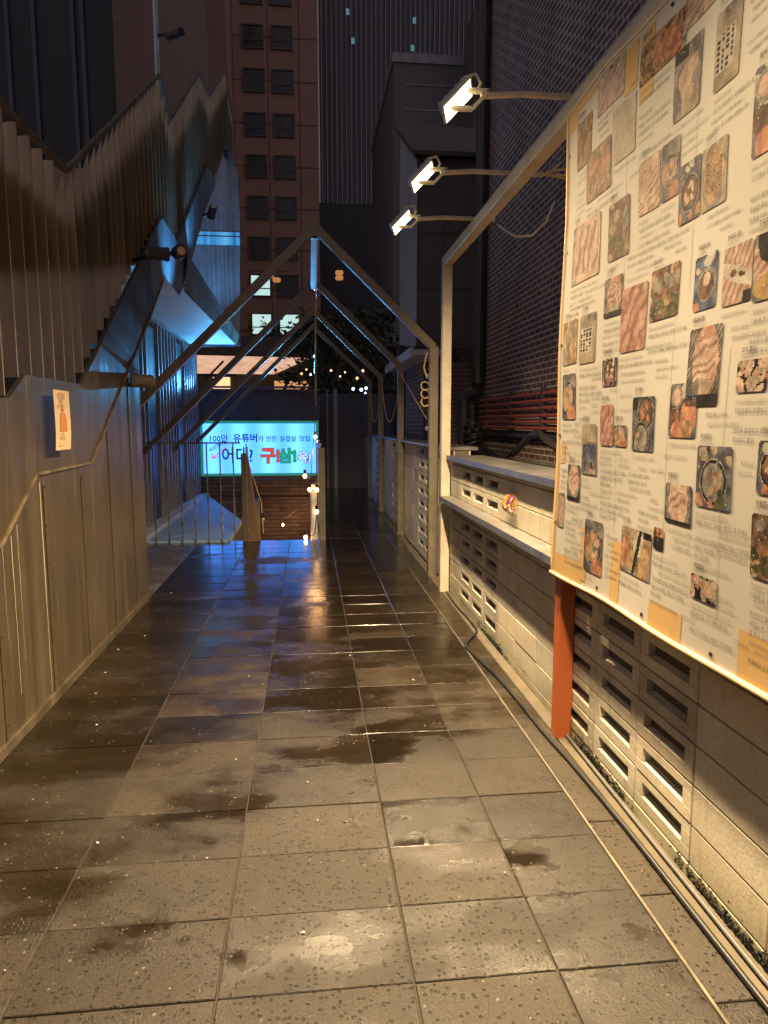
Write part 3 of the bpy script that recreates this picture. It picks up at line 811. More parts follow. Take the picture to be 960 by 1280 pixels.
PH = [('noodle',2.36,2.09,2.60,2.72,.0),('meat',2.10,1.93,2.64,2.80,.2),('hotpot',2.14,1.99,2.40,2.60,.2),('rack',1.92,1.80,2.39,2.59,.15),('bowls',1.72,1.54,2.15,2.36,.2),
 ('meat',2.69,2.47,2.64,2.78,.5),('noodle',2.90,2.75,2.52,2.70,.3),('faint',2.54,2.38,2.42,2.61,.5),('noodle',2.79,2.56,2.36,2.54,.5),('meat',2.35,2.21,2.19,2.36,.35),('plates2',2.20,2.09,2.19,2.36,.35),('pan',2.09,1.965,2.09,2.26,.25),('crispy',1.96,1.83,2.09,2.26,.25),
 ('rawplate',2.92,2.64,2.07,2.30,.3),('mix',2.57,2.41,2.09,2.29,.35),('slicesgrill',2.58,2.44,1.89,2.03,.1),('redmeat',2.44,2.26,1.75,1.97,0),('mix',2.24,2.06,1.83,1.99,.1),('bluepot',1.97,1.85,1.82,1.97,.05),('sash',1.82,1.69,1.81,1.96,.05),('mustard',1.685,1.54,1.80,1.96,.05),
 ('slicesgrill',1.97,1.80,1.55,1.77,0),('bowls',2.06,1.90,1.46,1.62,0),('roundpan',1.88,1.71,1.27,1.44,0),('pieces',1.72,1.60,1.58,1.66,0),('pan',1.61,1.48,1.33,1.46,0),('plate',2.06,1.90,1.20,1.32,0),('strip',2.13,2.06,1.10,1.17,0),('mix',1.62,1.47,1.12,1.28,0),('pieces',1.89,1.76,1.00,1.07,0),
 ('cheese',2.98,2.82,1.75,1.93,.1),('rack',2.79,2.64,1.74,1.93,.05),('pan',2.57,2.45,1.64,1.74,0),('plates2',2.97,2.82,1.52,1.71,0),('redmeat',2.58,2.47,1.42,1.57,0),('plates2',2.466,2.36,1.42,1.495,0),('twopans',2.32,2.16,1.41,1.59,0),('room',2.75,2.61,1.30,1.50,0),('plate',2.89,2.76,1.18,1.33,0),('rawplate',2.98,2.91,1.05,1.20,0),('plates2',2.70,2.54,.91,1.12,0),('table',2.38,2.14,.98,1.14,0),
 ('bowls',1.35,1.12,2.1,2.4,.2),('sash',1.3,1.1,1.7,1.95,.1),('roundpan',1.2,1.0,1.2,1.45,0)]
def photo(kind, y1, y0, z0, z1, washout, seed):
    y0 *= S_; y1 *= S_; z0, z1 = q(z0), q(z1)
    w, h = max(10,int((y1-y0)/.0048)), max(10,int((z1-z0)/.0048))
    a = mk(kind, w, h, seed); a = a*(1-washout*.5)+np.array((.62,.58,.52))*washout*.5  # lamp overexposure on the upper banner, mixed into the print colours
    vs, fs = [], []; og = ORIG[bn]; rc = min(2.2, w/5)
    for j in range(h+1):
        for i in range(w+1):
            Y = y1-(y1-y0)*i/w; z = z1-(z1-z0)*j/h; z = min(z, bzt(Y)-.004)
            vs.append((bx(Y,z)-.0022-og.x, Y-og.y, z-og.z))
    cc = []
    for j in range(h):
        for i in range(w):
            dx = max(rc-i-.5, i+.5-(w-rc), 0); dy = max(rc-j-.5, j+.5-(h-rc), 0)
            if math.hypot(dx, dy) > rc: continue
            k = j*(w+1)+i; fs.append((k,k+w+1,k+w+2,k+1)); cc.append(a[j,i])
    me = bpy.data.meshes.new("printed_photo"); me.from_pydata(vs, [], fs)
    at = me.color_attributes.new("Col", 'FLOAT_COLOR', 'CORNER')
    arr = np.ones((len(fs)*4,4), np.float32); arr[:,:3] = np.repeat(np.array(cc),4,axis=0)
    at.data.foreach_set("color", arr.ravel()); me.materials.append(m_vcol)
    o = bpy.data.objects.new("printed_photo", me); C.objects.link(o); o.parent = bn
for i, p in enumerate(PH): photo(*p, 11+i*3)

WORDS = "음식이 맛있어요|고기 질이 좋아요|친절해요|매장이 넓어요|특별한 메뉴가 있어요|삼겹살 맛집|구워주셔서 편해요|재료가 신선해요|양이 많아요|가성비가 좋아요|삼겹살 진짜 맛있어요|고기가 두툼하고 육즙이 가득해요|직원분들이 친절하고 좋았어요|다음에 또 올게요|반찬도 깔끔하고 맛있습니다|회식하기 좋은 곳|냉면도 꼭 드세요|잘 먹고 갑니다".split("|")
TXT = {}
def btext(mb, s, size, Y, z, bold=0):
    k = (s, size, bold)
    if k not in TXT: TXT[k] = text_mesh(s, size, bold)
    vs, fs = TXT[k]
    mb.add([(bx(Y-v[0], z+v[1])-.0026, Y-v[0], z+v[1]) for v in vs], fs)
    return max(v[0] for v in vs)
tx, tg = MB(), MB()
rects = [(p[2]*S_,p[1]*S_,q(p[3]),q(p[4])) for p in PH]
def free(y0, y1, z0, z1): return all(y1 < a or y0 > b or z1 < c-.004 or z0 > d+.004 for a,b,c,d in rects) and z0 > .86 and y0 > .5
wi = 0
used = []
for p in PH:
    y1, y0, z0, z1 = p[1]*S_, p[2]*S_, q(p[3]), q(p[4])
    if free(y1-.12, y1, z1+.008, z1+.04):
        btext(tx, WORDS[(wi*5)%18][:5], .0155, y1-.012, z1+.022, .0003); btext(tg, WORDS[(wi*7)%18][:7], .011, y1-.012, z1+.009)
        used.append((y1-.12,y1,z1+.008,z1+.04))
    z = z0-.028; n_ = 0
    while n_ < 12:
        s = WORDS[wi % 18]; wi += 1
        if rnd.random() < .55: s += " " + WORDS[(wi*3+1) % 18]
        sz = .0155 if n_ % 6 else .0125
        w = len(s)*sz*.80; yl = y1-.004
        while len(s) > 4 and not free(yl-w, yl, z-.004, z+sz): s = s[:-2]; w = len(s)*sz*.80
        if len(s) <= 4 or not all(yl < a or yl-w > b or z+sz < c or z > d for a,b,c,d in used): break
        if n_ not in (2, 7): btext(tx if n_ % 6 else tg, s, sz, yl, z); used.append((yl-w, yl, z-.003, z+sz))
        z -= .0255; n_ += 1
for Yc in np.arange(3.0, .6, -.085):
    for z in np.arange(2.72, .90, -.0255):
        if rnd.random() < .30: continue
        s = WORDS[wi % 18]; wi += 1
        if rnd.random() < .4: s += " " + WORDS[(wi*3+1) % 18]
        sz = .0125; w = len(s)*sz*.8; yl = Yc+rnd.choice((0,0,.012)); 
        while len(s) > 5 and not (free(yl-w, yl, z-.004, z+sz) and all(yl < a or yl-w > b or z+sz < c or z > d for a,b,c,d in used)): s = s[:-2]; w = len(s)*sz*.8
        if len(s) <= 5 or not free(yl-w, yl, z-.004, z+sz): continue
        if not all(yl < a or yl-w > b or z+sz < c or z > d for a,b,c,d in used): continue
        btext(tx if rnd.random() < .5 else tg, s, sz, yl, z); used.append((yl-w-.02, yl+.015, z-.008, z+sz+.004))
tx.build("printed_text", m_ink, bn); tg.build("printed_caption", m_ink2, bn)
gr = MB()
for Y in np.arange(.6, 3.05, .41):
    for z in (bzt(Y)-.03, bzb(Y)+.035): gr.tube([(bx(Y,z)-.004,Y,z),(bx(Y,z)+.002,Y,z)], .007, 10)
for z in np.arange(1.05, 2.7, .4): gr.tube([(bx(3.09,z)-.004,3.09,z),(bx(3.09,z)+.002,3.09,z)], .007, 10)
gr.build("eyelet", m_dark, bn)

# ================================================================== FLOODLIGHTS on arms above the banner
def floodlight(Y, label, tail=.0):
    z = 2.925
    t = thing("floodlight", label, "floodlight", (1.19,Y,z), "floodlights on arms over the banner")
    a = MB(); a.tube([(1.20+tail,Y,z),(.95,Y,z+.003),(.762,Y,z-.012)], .014, 8)
    a.build("arm", m_arm, t)
    cx, cz = .655, 2.89
    nrm = Vector((.64,-.42,-.617)).normalized(); ip = Vector((.694,0,.72)).normalized()
    c = Vector((cx,Y,cz)); sax = nrm.cross(ip).normalized(); hw, hl = .050, .084      # along Y, along ip
    def P(i, j, k): return c + sax*i + ip*j + nrm*k
    cs = ((-1,-1),(1,-1),(1,1),(-1,1)); bf = [(3,2,1,0),(4,5,6,7),(0,1,5,4),(1,2,6,5),(2,3,7,6),(3,0,4,7)]
    h = MB()
    h.add([P(a_*hw,b_*hl,0) for a_,b_ in cs] + [P(a_*hw*.8,b_*hl*.85,-.026) for a_,b_ in cs], bf)
    for k in range(5):
        u = -.07+.035*k; h.bar(P(-hw*.7,u,-.032), P(hw*.7,u,-.032), .005, .012, up=nrm)
    h.build("housing", m_housing, t)
    rim = MB()
    for s in (-1,1):
        rim.bar(P(s*hw,-hl,.004), P(s*hw,hl,.004), .008, .010, up=nrm); rim.bar(P(-hw,s*hl,.004), P(hw,s*hl,.004), .008, .010, up=nrm)
    rim.build("rim", m_cream, t)
    l = MB(); l.add([P(a_*hw*.95,b_*hl*.95,.0095) for a_,b_ in cs], [(0,1,2,3)])
    l.build("lens", m_lens, t)
    br = MB(); pv_ = [P(0,.058,.0), P(0,.058,0)+Vector((.10,0,.0)), P(0,-.045,0)+Vector((.10,0,0)), P(0,-.045,0)]
    for a_, b_ in zip(pv_[:-1], pv_[1:]): br.bar(a_, b_, .030, .013, up=(0,0,1) if abs((b_-a_).z) < .01 else (1,0,0))
    br.build("bracket", m_cream, t)
    w = MB(); w.tube([P(0,.05,-.02), P(0,.10,-.05), P(0,.14,-.02), P(0,.12,.03), Vector((.74,Y,cz+.03))], .007, 6); w.build("cord", m_cream, t)
    spot(c + nrm*.03, c + nrm*.03 + Vector((.10,-.05,-1)), FLOOD_W, FLOOD_COL, R(176), 1.0, .035, True)
    return t
floodlight(3.16, "nearest and largest floodlight, its arm meeting the top corner of the banner")
floodlight(4.10, "middle one of the three floodlights, its arm sticking out past the cream beam", .16)
floodlight(5.00, "farthest and smallest floodlight, beside the loose white cable loop", .12)
floodlight(1.95, "floodlight over the near half of the food banner")
floodlight(.75, "floodlight over the near end of the food banner")
a = MB(); a.tube([(1.34,5.02,2.90),(1.42,5.0,2.84),(1.47,4.95,2.80),(1.56,4.9,2.80),(1.64,4.85,2.88),(1.68,4.8,3.0)], .008, 6)
tag(a.build("loose_cable", m_cream, smooth=True), "loose white cable loop hanging behind the beam by the farthest floodlight", "cable")
a = MB()
for k in range(5): a.tube([(1.36,4.1,2.925),(1.39+.03*k,4.05-.05*k,2.93-.03*k+.02*(k%2)),(1.42+.05*k,3.98-.05*k,2.95-.05*k)], .005, 5)
tag(a.build("wire_ends", m_ylw), "frayed yellow wire ends at the tail of the middle floodlight arm", "wires")

# ================================================================== GABLE FRAMES
g0 = thing("gable_frame", "nearest and largest house-shaped gable frame, lit cream by the floodlights", "gable frame", (0,6.74,0), "house-shaped gable frames over the alley")
a = MB(); a.box(1.160,1.245,6.70,6.78,-.12,2.235); a.build("post", m_khaki, g0, bevel=.004)
def rafter(x0,z0,x1,z1,Y):
    b = MB(); d = Vector((x1-x0,0,z1-z0)).normalized(); b.bar((x0,Y,z0),(x1,Y,z1),.07,.075,up=(-d.z,0,d.x)); return b
rafter(1.205,2.225,.045,3.335,6.74).build("rafter", m_khaki, g0, bevel=.004)
rafter(.11,3.335,-2.28,.99,6.741).build("rafter", m_khaki, g0, bevel=.004)
a = MB(); a.box(.05,.11,6.699,6.70,3.22,3.33); a.build("joint_plate", m_khaki, g0)
a = MB(); a.bar((-2.29,6.74,.96),(-2.1,6.74,1.14),.12,.01); a.build("joint_plate", m_khaki, g0)
dup(g0, (0.02,9.33,.02), "second gable frame along the alley, dark against the lit sign")
dup(g0, (.02,11.9,.06), "third gable frame along the alley")
dup(g0, (.03,14.2,.12), "farthest gable frame, just in front of the lit sign")
a = MB(); a.box(.045,.115,6.80,9.28,3.22,3.30)
tag(a.build("ridge_beam", M("blue_grey_beam", (.12,.13,.15), .45)), "straight ridge beam joining the tips of the first two gable frames", "beam")
# conduit strip and festoon wire along the ridge
a = MB()
a.tube(catenary((.10,6.8,3.24),(.12,9.3,3.1),.06),.006,5); a.tube(catenary((.12,9.3,3.1),(.12,14.1,2.5),.05),.006,5)
a.tube([(.11,9.36,3.26),(.10,9.37,1.95)],.009,5); a.tube([(.13,11.95,3.30),(.12,11.96,1.8)],.010,5)
tag(a.build("hanging_wire", m_ylw), "yellow festoon wire drooping under the ridge beam", "wire")

# wires and bulbs on the right hand posts
def bulbs(name, label, wire, pts, lit=True, group=None, r=.026):
    t = thing(name, label, "string lights", pts[0], group)
    a = MB()
    for w in wire: a.tube(w, .006, 5)
    a.build("wire", m_black if lit else m_ylw, t)
    for p in pts:
        s = MB(); p = Vector(p); s.tube([p+Vector((0,0,.085)), p+Vector((0,0,.03))], .018, 8); s.build("socket", m_black, t)
        b = MB(); b.ball(p, r, 7, 1.15); b.build("bulb", m_bulb if lit else M("clear_bulb", (.5,.38,.3), .1), t, smooth=True)
    return t
bulbs("string_lights", "unlit festoon bulb hanging on a drooping wire above the blue-lit coping", [[(1.18,6.85,2.1),(1.30,7.6,1.62),(1.34,7.9,1.55)],[(1.34,7.9,1.55),(1.25,8.6,1.9),(1.22,9.25,2.15)]], [(1.34,7.9,1.45)], False)
a = MB(); th_ = np.linspace(0, 2*math.pi*3, 46)
a.tube([(1.17+.05*math.sin(t)*(1-.1*k/46)-.02, 6.86+.02*math.cos(t), 1.93-.24*k/46+.06*math.cos(t)) for k, t in enumerate(th_)], .007, 5)
a.tube([(1.16,6.86,2.2),(1.13,6.87,2.05),(1.16,6.86,1.95)], .008, 5)
tag(a.build("cable_coil", m_ylw), "tangled yellow cable coil tied to the first gable post", "cable coil")
for (y0, y1) in ((9.4,11.9),(11.95,14.2)):
    a = MB(); a.tube(catenary((1.22,y0,2.15),(1.24,y1,2.15),.62),.007,5)
    tag(a.build("festoon_wire", m_ylw), "thin wire sagging between second and third gable posts" if y0 < 11 else "thin wire sagging between third and fourth gable posts", "wire")

# ================================================================== STAIR RAIL, COVER, SIGN
rl = thing("stair_railing", "thin metal stair railing with upright bars in front of the blue cover", "railing", (-1.6,8.92,0))
for k in range(8):
    x = -1.93+.163*k
    a = MB(); a.box(x-.008,x+.008,8.912,8.928,0,1.255); a.build("bar", M("rail_steel", (.30,.30,.32), .3, .7) if k == 0 else bpy.data.materials["rail_steel"], rl)
a = MB(); a.box(-2.08,-.86,8.908,8.932,1.255,1.275); a.build("top_rail", bpy.data.materials["rail_steel"], rl)
cv = MB(); cv.prismZ([(-2.05,8.95),(-1.04,8.95),(-1.04,10.75),(-2.05,14.5)], -.035, .03)
cv.bar((-2.05,8.96,.031),(-1.05,10.2,.031),.012,.006)
tag(cv.build("stair_cover", m_blueboard), "sloping sheet cover coloured with blue sign glow, beside the stairs", "cover")
np_ = MB()
np_.add([(-.86,8.93,0),(-.64,8.93,0),(-.64,9.07,0),(-.86,9.07,0),(-.86,8.93,1.13),(-.78,8.93,1.13),(-.78,9.07,1.13),(-.86,9.07,1.13)], [(0,1,5,4),(1,2,6,5),(2,3,7,6),(3,0,4,7),(4,5,6,7),(3,2,1,0)])
tag(np_.build("newel_board", m_wood, bevel=.006), "tapering brown timber upright at the head of the stairs", "post")
gp = MB(); gp.box(.12,.20,8.93,9.01,0,1.20)
tag(gp.build("rail_post", m_khaki, bevel=.004), "brown metal post at the right side of the stair opening", "post")
gl = thing("glass_balustrade", "blue-lit glass balustrade along the right edge of the stairs", "balustrade", (.14,11.5,0))
m_gl, t_, b_ = nt("blue_glass"); b_.inputs['Base Color'].default_value = (.35,.55,.8,1); b_.inputs['Roughness'].default_value = .12; b_.inputs['Alpha'].default_value = .45
a = MB(); a.box(.136,.146,9.05,13.9,.06,1.22); a.build("glass_panel", m_gl, gl)
a = MB(); a.box(.126,.158,9.03,13.95,1.22,1.25); a.build("top_rail", m_slat, gl)
a = MB()
for yy in (10.4,12.1,13.9): a.box(.128,.156,yy,yy+.03,0,1.22)
a.build("stanchion", m_slat, gl)
a = MB(); a.tube([(.05,9.1,-.6),(.05,9.1,.72)],.045,12)
for zz in (.1,.35,.6): a.tube([(.05,9.1,zz),(.05,9.1,zz+.012)],.050,12)
tag(a.build("white_pipe", m_white), "white plastic pipe wrapped with bulbs at the stair side", "pipe")
bulbs("string_lights", "lit warm festoon bulbs strung down the white pipe at the right of the stairs",
      [[(.12,12,1.7),(.02,10.2,.75),(-.02,9.2,.78),(.0,9.0,.65)],[(.0,9.0,.65),(.1,9.02,.64),(.09,9.0,.35),(.06,9.04,.08),(-.06,9.05,.0)]],
      [(.10,11.0,1.30),(-.06,9.2,.82),(.0,9.0,.66),(.09,9.0,.655),(.085,9.0,.37),(-.06,9.05,.03)])
bulbs("string_lights", "single lit festoon bulb hanging in front of the brown stair wall", [[(-.56,14.4,-.48),(-.5,14.3,-.42),(.05,13,.1)]], [(-.56,14.4,-.57)])
bulbs("string_lights", "small dim bulb on a wire beside the timber upright", [[(-.80,9.02,1.1),(-.62,9.0,.5),(-.60,9.0,.1)]], [(-.60,9.0,.28)], False, r=.02)

wl = MB(); wl.box(-2.4,.13,14.80,14.95,-2.1,.30)
tag(wl.build("stair_wall", m_brick_st), "brown brick wall at the bottom of the stairs under the lit sign", "wall")
fn_ = thing("panel_fence", "dark navy ribbed metal fence behind and above the lit sign", "fence", (-1.0,14.95,.3))
a = MB(); a.box(-2.4,.22,14.82,14.92,.302,2.18)
k = -2.4
while k < .2: a.box(k,k+.05,14.795,14.82,.302,2.18); k += .21
a.build("panel", m_navy, fn_)
a = MB(); a.box(-2.4,.24,14.79,14.93,2.181,2.22); a.build("top_rail", m_navy, fn_)
f2 = thing("panel_fence", "dark metal fence closing the far end of the alley", "fence", (.8,16.5,0))
a = MB(); a.box(.24,2.2,16.45,16.52,0,2.2)
k = .24
while k < 2.2: a.box(k,k+.04,16.425,16.45,0,2.2); k += .28
a.build("panel", m_navy, f2)
a = MB(); a.box(.58,.66,16.38,16.42,0,2.3); a.box(.42,.45,16.38,16.42,0,2.3); a.build("post", m_slat, f2)
a = MB(); a.box(.16,.23,14.8,16.44,0,2.1); tag(a.build("side_fence", m_navy), "dark side panel between the lit sign and the far fence", "fence")

# ---- the sign
SX0, SX1, SZ0, SZ1, SY = -2.22, .195, .43, 1.565, 14.78
sg = thing("lit_sign", "glowing blue light-box sign with a green frame at the end of the alley", "sign", ((SX0+SX1)/2,SY,SZ0))
a = MB(); a.box(SX0,SX1,SY-.10,SY,SZ0,SZ1); a.build("case", m_navy, sg)
a = MB(); fw = .055
for (x0,x1,z0,z1) in ((SX0,SX1,SZ0,SZ0+fw),(SX0,SX1,SZ1-fw,SZ1),(SX0,SX0+fw,SZ0+fw,SZ1-fw),(SX1-fw,SX1,SZ0+fw,SZ1-fw)): a.box(x0,x1,SY-.125,SY-.1005,z0,z1)
a.build("green_frame", m_green, sg)
mf, t, b = nt("sign_face")
tc = N(t, 'ShaderNodeNewGeometry'); n = noise(t, 1.1, 2, .5, vec=tc.outputs['Position'])
s_ = N(t, 'ShaderNodeSeparateXYZ'); t.links.new(tc.outputs['Position'], s_.inputs[0])
w_ = N(t, 'ShaderNodeTexWave', wave_type='BANDS', bands_direction='X'); w_.inputs['Scale'].default_value = .55; w_.inputs['Distortion'].default_value = 1.2; t.links.new(tc.outputs['Position'], w_.inputs[0])
t.links.new(mixcol(t, w_.outputs['Fac'], (.026,.135,.56), (.050,.20,.72)), b.inputs['Emission Color'])
b.inputs['Base Color'].default_value = (.2,.3,.4,1); b.inputs['Emission Strength'].default_value = SIGN_E
a = MB(); a.box(SX0+fw,SX1-fw,SY-.112,SY-.1002,SZ0+fw,SZ1-fw); a.build("face", mf, sg)
SC = (SX1-SX0)/146.0     # metres per photo pixel on the sign
def sp(px, py): return SX0+(px-249)*SC, SZ1-(py-526)*(SZ1-SZ0)/69.0
def stext(mb, s, px, py, size, bold=0, rot=0, y=SY-.1145, sx=1.0):
    vs, fs = text_mesh(s, size, bold); x0, z0 = sp(px, py); c, s_n = math.cos(rot), math.sin(rot)
    mb.add([(x0+(v[0]*sx*c-v[1]*s_n), y, z0+(v[0]*sx*s_n+v[1]*c)) for v in vs], fs)
EMN = lambda n, c, s: EM(n, c, s)
m_sblack = EM("sign_black", (.004,.02,.04), .6); m_sred = EM("sign_red", (.85,.10,.05), .75); m_sgreen = EM("sign_green", (.01,.50,.22), .75); m_swhite = EM("sign_white", (.55,.80,1.0), 1.0); m_spink = EM("sign_pink", (.75,.20,.30), .8); m_sgrey = EM("sign_grey", (.10,.22,.36), .7)
a = MB(); stext(a, "100만", 259, 551.5, .165, .002); stext(a, "유튜버", 289, 551.5, .185, .005); stext(a, "가", 320, 551.2, .125, .002); stext(a, "만든", 329.5, 551.2, .125, .002); stext(a, "삼겹살", 346.5, 551.2, .125, .002); stext(a, "맛집", 371, 551.2, .125, .002)
stext(a, "어대", 274, 577, .36, .006, sx=.86); stext(a, "!?", 303, 577, .36, .006, sx=.8)
a.build("lettering", m_sblack, sg)['label'] = "dark lettering"
def glyph(s, px, py, size, bold, m1, m2, ob=.018, rot=0, sx=1.0):
    a = MB(); stext(a, s, px, py, size, bold+ob, rot, SY-.1142, sx); a.build("lettering", m2, sg)
    a = MB(); stext(a, s, px, py, size, bold, rot, SY-.1165, sx); a.build("lettering", m1, sg)
glyph("구!", 322.5, 577, .34, .014, m_sred, m_sblack, .008)
glyph("삼!", 344.5, 577, .32, .014, m_sgreen, m_sblack, .007)
glyph("육!", 367.5, 576.5, .25, .008, m_swhite, m_sblack, .009, R(-6))
a = MB(); stext(a, "바로옆", 261, 565, .095, .002, R(34)); stext(a, "건물", 272, 556, .09, .002, R(12)); a.build("lettering", m_sgrey, sg)
a = MB()
for p, q_ in (((279,560),(263,573)),((263,573),(263.5,566.5)),((263,573),(270,570.5)),((279,560),(280.5,557))):
    (x0,z0),(x1,z1) = sp(*p), sp(*q_); a.bar((x0,SY-.117,z0),(x1,SY-.117,z1),.004,.022,up=(0,0,1))
a.build("arrow", m_spink, sg)
def area(loc, aim, w, col, sx, sy, spread=180):
    d = bpy.data.lights.new("area", 'AREA'); d.shape = 'RECTANGLE'; d.size = sx; d.size_y = sy; d.energy = w; d.color = col; d.spread = R(spread)
    o = bpy.data.objects.new("area", d); C.objects.link(o); o.location = loc
    o.rotation_euler = (Vector(aim)-Vector(loc)).to_track_quat('-Z','Y').to_euler(); return o
# added blue uplights above the fence, filling the court with blue light
tl = thing("blue_fill_bar", "slim added fill-light bar along the top of the dark fence above the glowing sign", "lamp", (-1,14.7,2.2))
a = MB(); a.box(-2.1,.08,14.55,14.70,2.23,2.265); a.build("case", m_navy, tl)
for x in (-1.9,-1.2,-.5,.0): spot((x,14.62,2.30), (x-1.2,10.0,5.6), 130, BLUE, R(96), .6, .04)

# ================================================================== RIGHT SIDE
bb = thing("brick_building", "tall dark brick building with pale mortar rising behind the block wall", "building", (6,4,0))
a = MB(); a.box(2.6,9,-4,10.35,0,30); a.build("wall", m_brick_r, bb)
a = MB(); a.box(2.56,2.599,-4,10.3,1.05,1.09); a.build("ledge", m_concrete, bb)
gasr = thing("gas_pipes", "bundle of red gas pipes running level along the dark brick wall", "pipes", (2.5,8,1.4))
for k, z in enumerate((1.84,1.76,1.68,1.60,1.53,1.46)):
    a = MB(); a.tube([(2.53-.012*(k%2),4,z-.02),(2.53-.012*(k%2),9.9-.12*k,z),(2.53-.012*(k%2),10.2,z)], .019, 8); a.build("pipe", m_gas, gasr)
for yy in (6.2,7.4,8.6,9.8):
    a = MB(); a.box(2.50,2.56,yy,yy+.03,1.42,1.9); a.build("clamp", m_dark, gasr)
ct = MB(); ct.box(2.50,2.57,4,10.2,1.34,1.39)
tag(ct.build("cable_tray", m_dark), "dark cable tray below the red gas pipes", "cable tray")
dp = MB(); dp.tube([(2.50,10.25,9),(2.50,10.25,2.1),(2.50,10.32,2.0),(2.32,10.3,1.92),(2.28,10.25,1.85),(2.28,10.2,.2)], .09, 10)
tag(dp.build("downpipe", m_pipe), "dark downpipe with an elbow at the corner of the brick building", "downpipe")
cb = MB()
for k in range(7):
    o1, o2 = rnd.uniform(-.05,.05), rnd.uniform(-.05,.05)
    pts = [(2.3+o1,10,1.45+o2),(2.2+o1,9.2,1.2+o2),(2.2,8.6,1.16+o1),(2.15+o2,7.6,1.12+o2),(2.1,6.9,1.24+o1*.6),(2.05,6.2,1.42+o2*.5),(2.0+o1,5.6,1.32+o2),(1.95,4.6,1.2)]
    P_ = [Vector(p) for p in pts]; sm = []
    for i in range(len(P_)-1):
        for s in range(5):
            u = s/5; p0 = P_[max(i-1,0)]; p3 = P_[min(i+2,len(P_)-1)]
            sm.append(.5*((2*P_[i])+(P_[i+1]-p0)*u+(2*p0-5*P_[i]+4*P_[i+1]-p3)*u*u+(3*P_[i]-p0-3*P_[i+1]+p3)*u**3))
    cb.tube(sm+[P_[-1]], .022, 6)
for k in range(14):
    t = 2*math.pi*rnd.random(); cb.tube([(2.2+.12*math.cos(t+s*.9),9.3+.18*math.sin(t+s*.9),1.22+.05*k/2+.03*s-.1) for s in range(5)], .018, 5)
tag(cb.build("cable_bundle", m_black, smooth=True), "thick tangle of black cables drooping along the top of the block wall", "cables")
hb = MB()
for k, (pts) in enumerate(([(1.20,4.32,1.00),(1.19,4.28,.97),(1.205,4.30,.93)],)): pass
cc_ = thing("wire_clump", "small clump of coloured wires stuck on the cream block wall above the shelf", "wires", (WX,4.1,.97))
for name_, col, seed in (("yellow_wires",(.55,.34,.03),1),("red_wires",(.35,.05,.03),2),("white_wires",(.5,.46,.36),3),("purple_wires",(.22,.05,.25),4)):
    a = MB(); rs = random.Random(seed)
    for k in range(3):
        y0 = 4.05+.05*rs.randrange(0,4); z0 = 1.075-.03*rs.random()
        a.tube([(WX-.012,y0,z0),(WX-.035,y0+rs.uniform(-.03,.05),z0-.05),(WX-.03,y0+rs.uniform(-.02,.04),z0-.08),(WX-.012,y0+rs.uniform(-.04,.02),z0-.10),(WX-.03,y0-.03,z0-.07)], .0055, 6)
    a.build("wire", M(name_, col, .45), cc_)
a = MB(); a.box(WX-.006,WX-.002,4.04,4.2,.965,1.085); a.build("backing_card", M("yellow_card", (.62,.50,.16), .6), cc_)

# cables along the foot of the wall
def spline(pts, n=6):
    P_ = [Vector(p) for p in pts]; out = []
    for i in range(len(P_)-1):
        p0 = P_[max(i-1,0)]; p1 = P_[i]; p2 = P_[i+1]; p3 = P_[min(i+2,len(P_)-1)]
        for s in range(n):
            u = s/n; out.append(.5*((2*p1)+(p2-p0)*u+(2*p0-5*p1+4*p2-p3)*u*u+(3*p1-p0-3*p2+p3)*u**3))
    return out+[P_[-1]]
a = MB(); a.tube(spline([(1.205,6.0,.012),(1.19,5.55,.012),(1.20,5.0,.014),(1.185,4.78,.012),(1.10,4.62,.012),(1.035,4.48,.012),(1.045,4.30,.012),(1.09,3.9,.012),(1.11,3.5,.012),(1.115,3.15,.012),(1.135,2.8,.013),(1.15,2.3,.015),(1.150,1.7,.015),(1.155,.8,.015),(1.16,-1,.015)]), .0095, 7)
tag(a.build("floor_cable", m_black, smooth=True), "black cable snaking over the gutter slabs at the foot of the block wall", "cable")
a = MB(); a.tube(spline([(1.212,3.2,.02),(1.205,2.6,.019),(1.20,2.0,.02),(1.195,1.2,.02),(1.195,-1,.02)]), .0075, 8)
tag(a.build("conduit", m_cable_g, smooth=True), "grey conduit lying against the foot of the block wall", "conduit")

# moss at the wall foot
def moss():
    b = MB(); rs = random.Random(5)
    for k in range(1500):
        y = rs.choice([rs.gauss(2.75,.14), rs.gauss(1.82,.15), rs.gauss(1.45,.12), rs.gauss(4.5,.2)]); h = abs(rs.gauss(.0,.022))
        p = Vector((WX-.002-.006*rs.random(), y, .008+h)); s = .006
        d1 = Vector((rs.uniform(-1,1),rs.uniform(-1,1),rs.uniform(-1,1))).normalized()*s; d2 = Vector((rs.uniform(-1,1),rs.uniform(-1,1),rs.uniform(-1,1))).normalized()*s
        b.add([p-d1,p+d2,p+d1,p-d2], [(0,1,2,3)])
    return b
tag(moss().build("moss", M("black_moss", (.010,.010,.006), .95, bump=0)), "dark moss in the joint at the foot of the wall", "moss", kind='stuff')
lt = MB(); rs = random.Random(9)
for k in range(30):
    x, y = rs.uniform(-1.3,.9), rs.uniform(1.8,7.5); s = rs.uniform(.002,.006); t = rs.random()*3
    lt.box(x-s,x+s,y-s*.7,y+s*.7,.003,.007)
tag(lt.build("litter", M("pale_litter", (.5,.47,.42), .7)), "pale specks of litter scattered on the wet paving", "litter", kind='stuff')

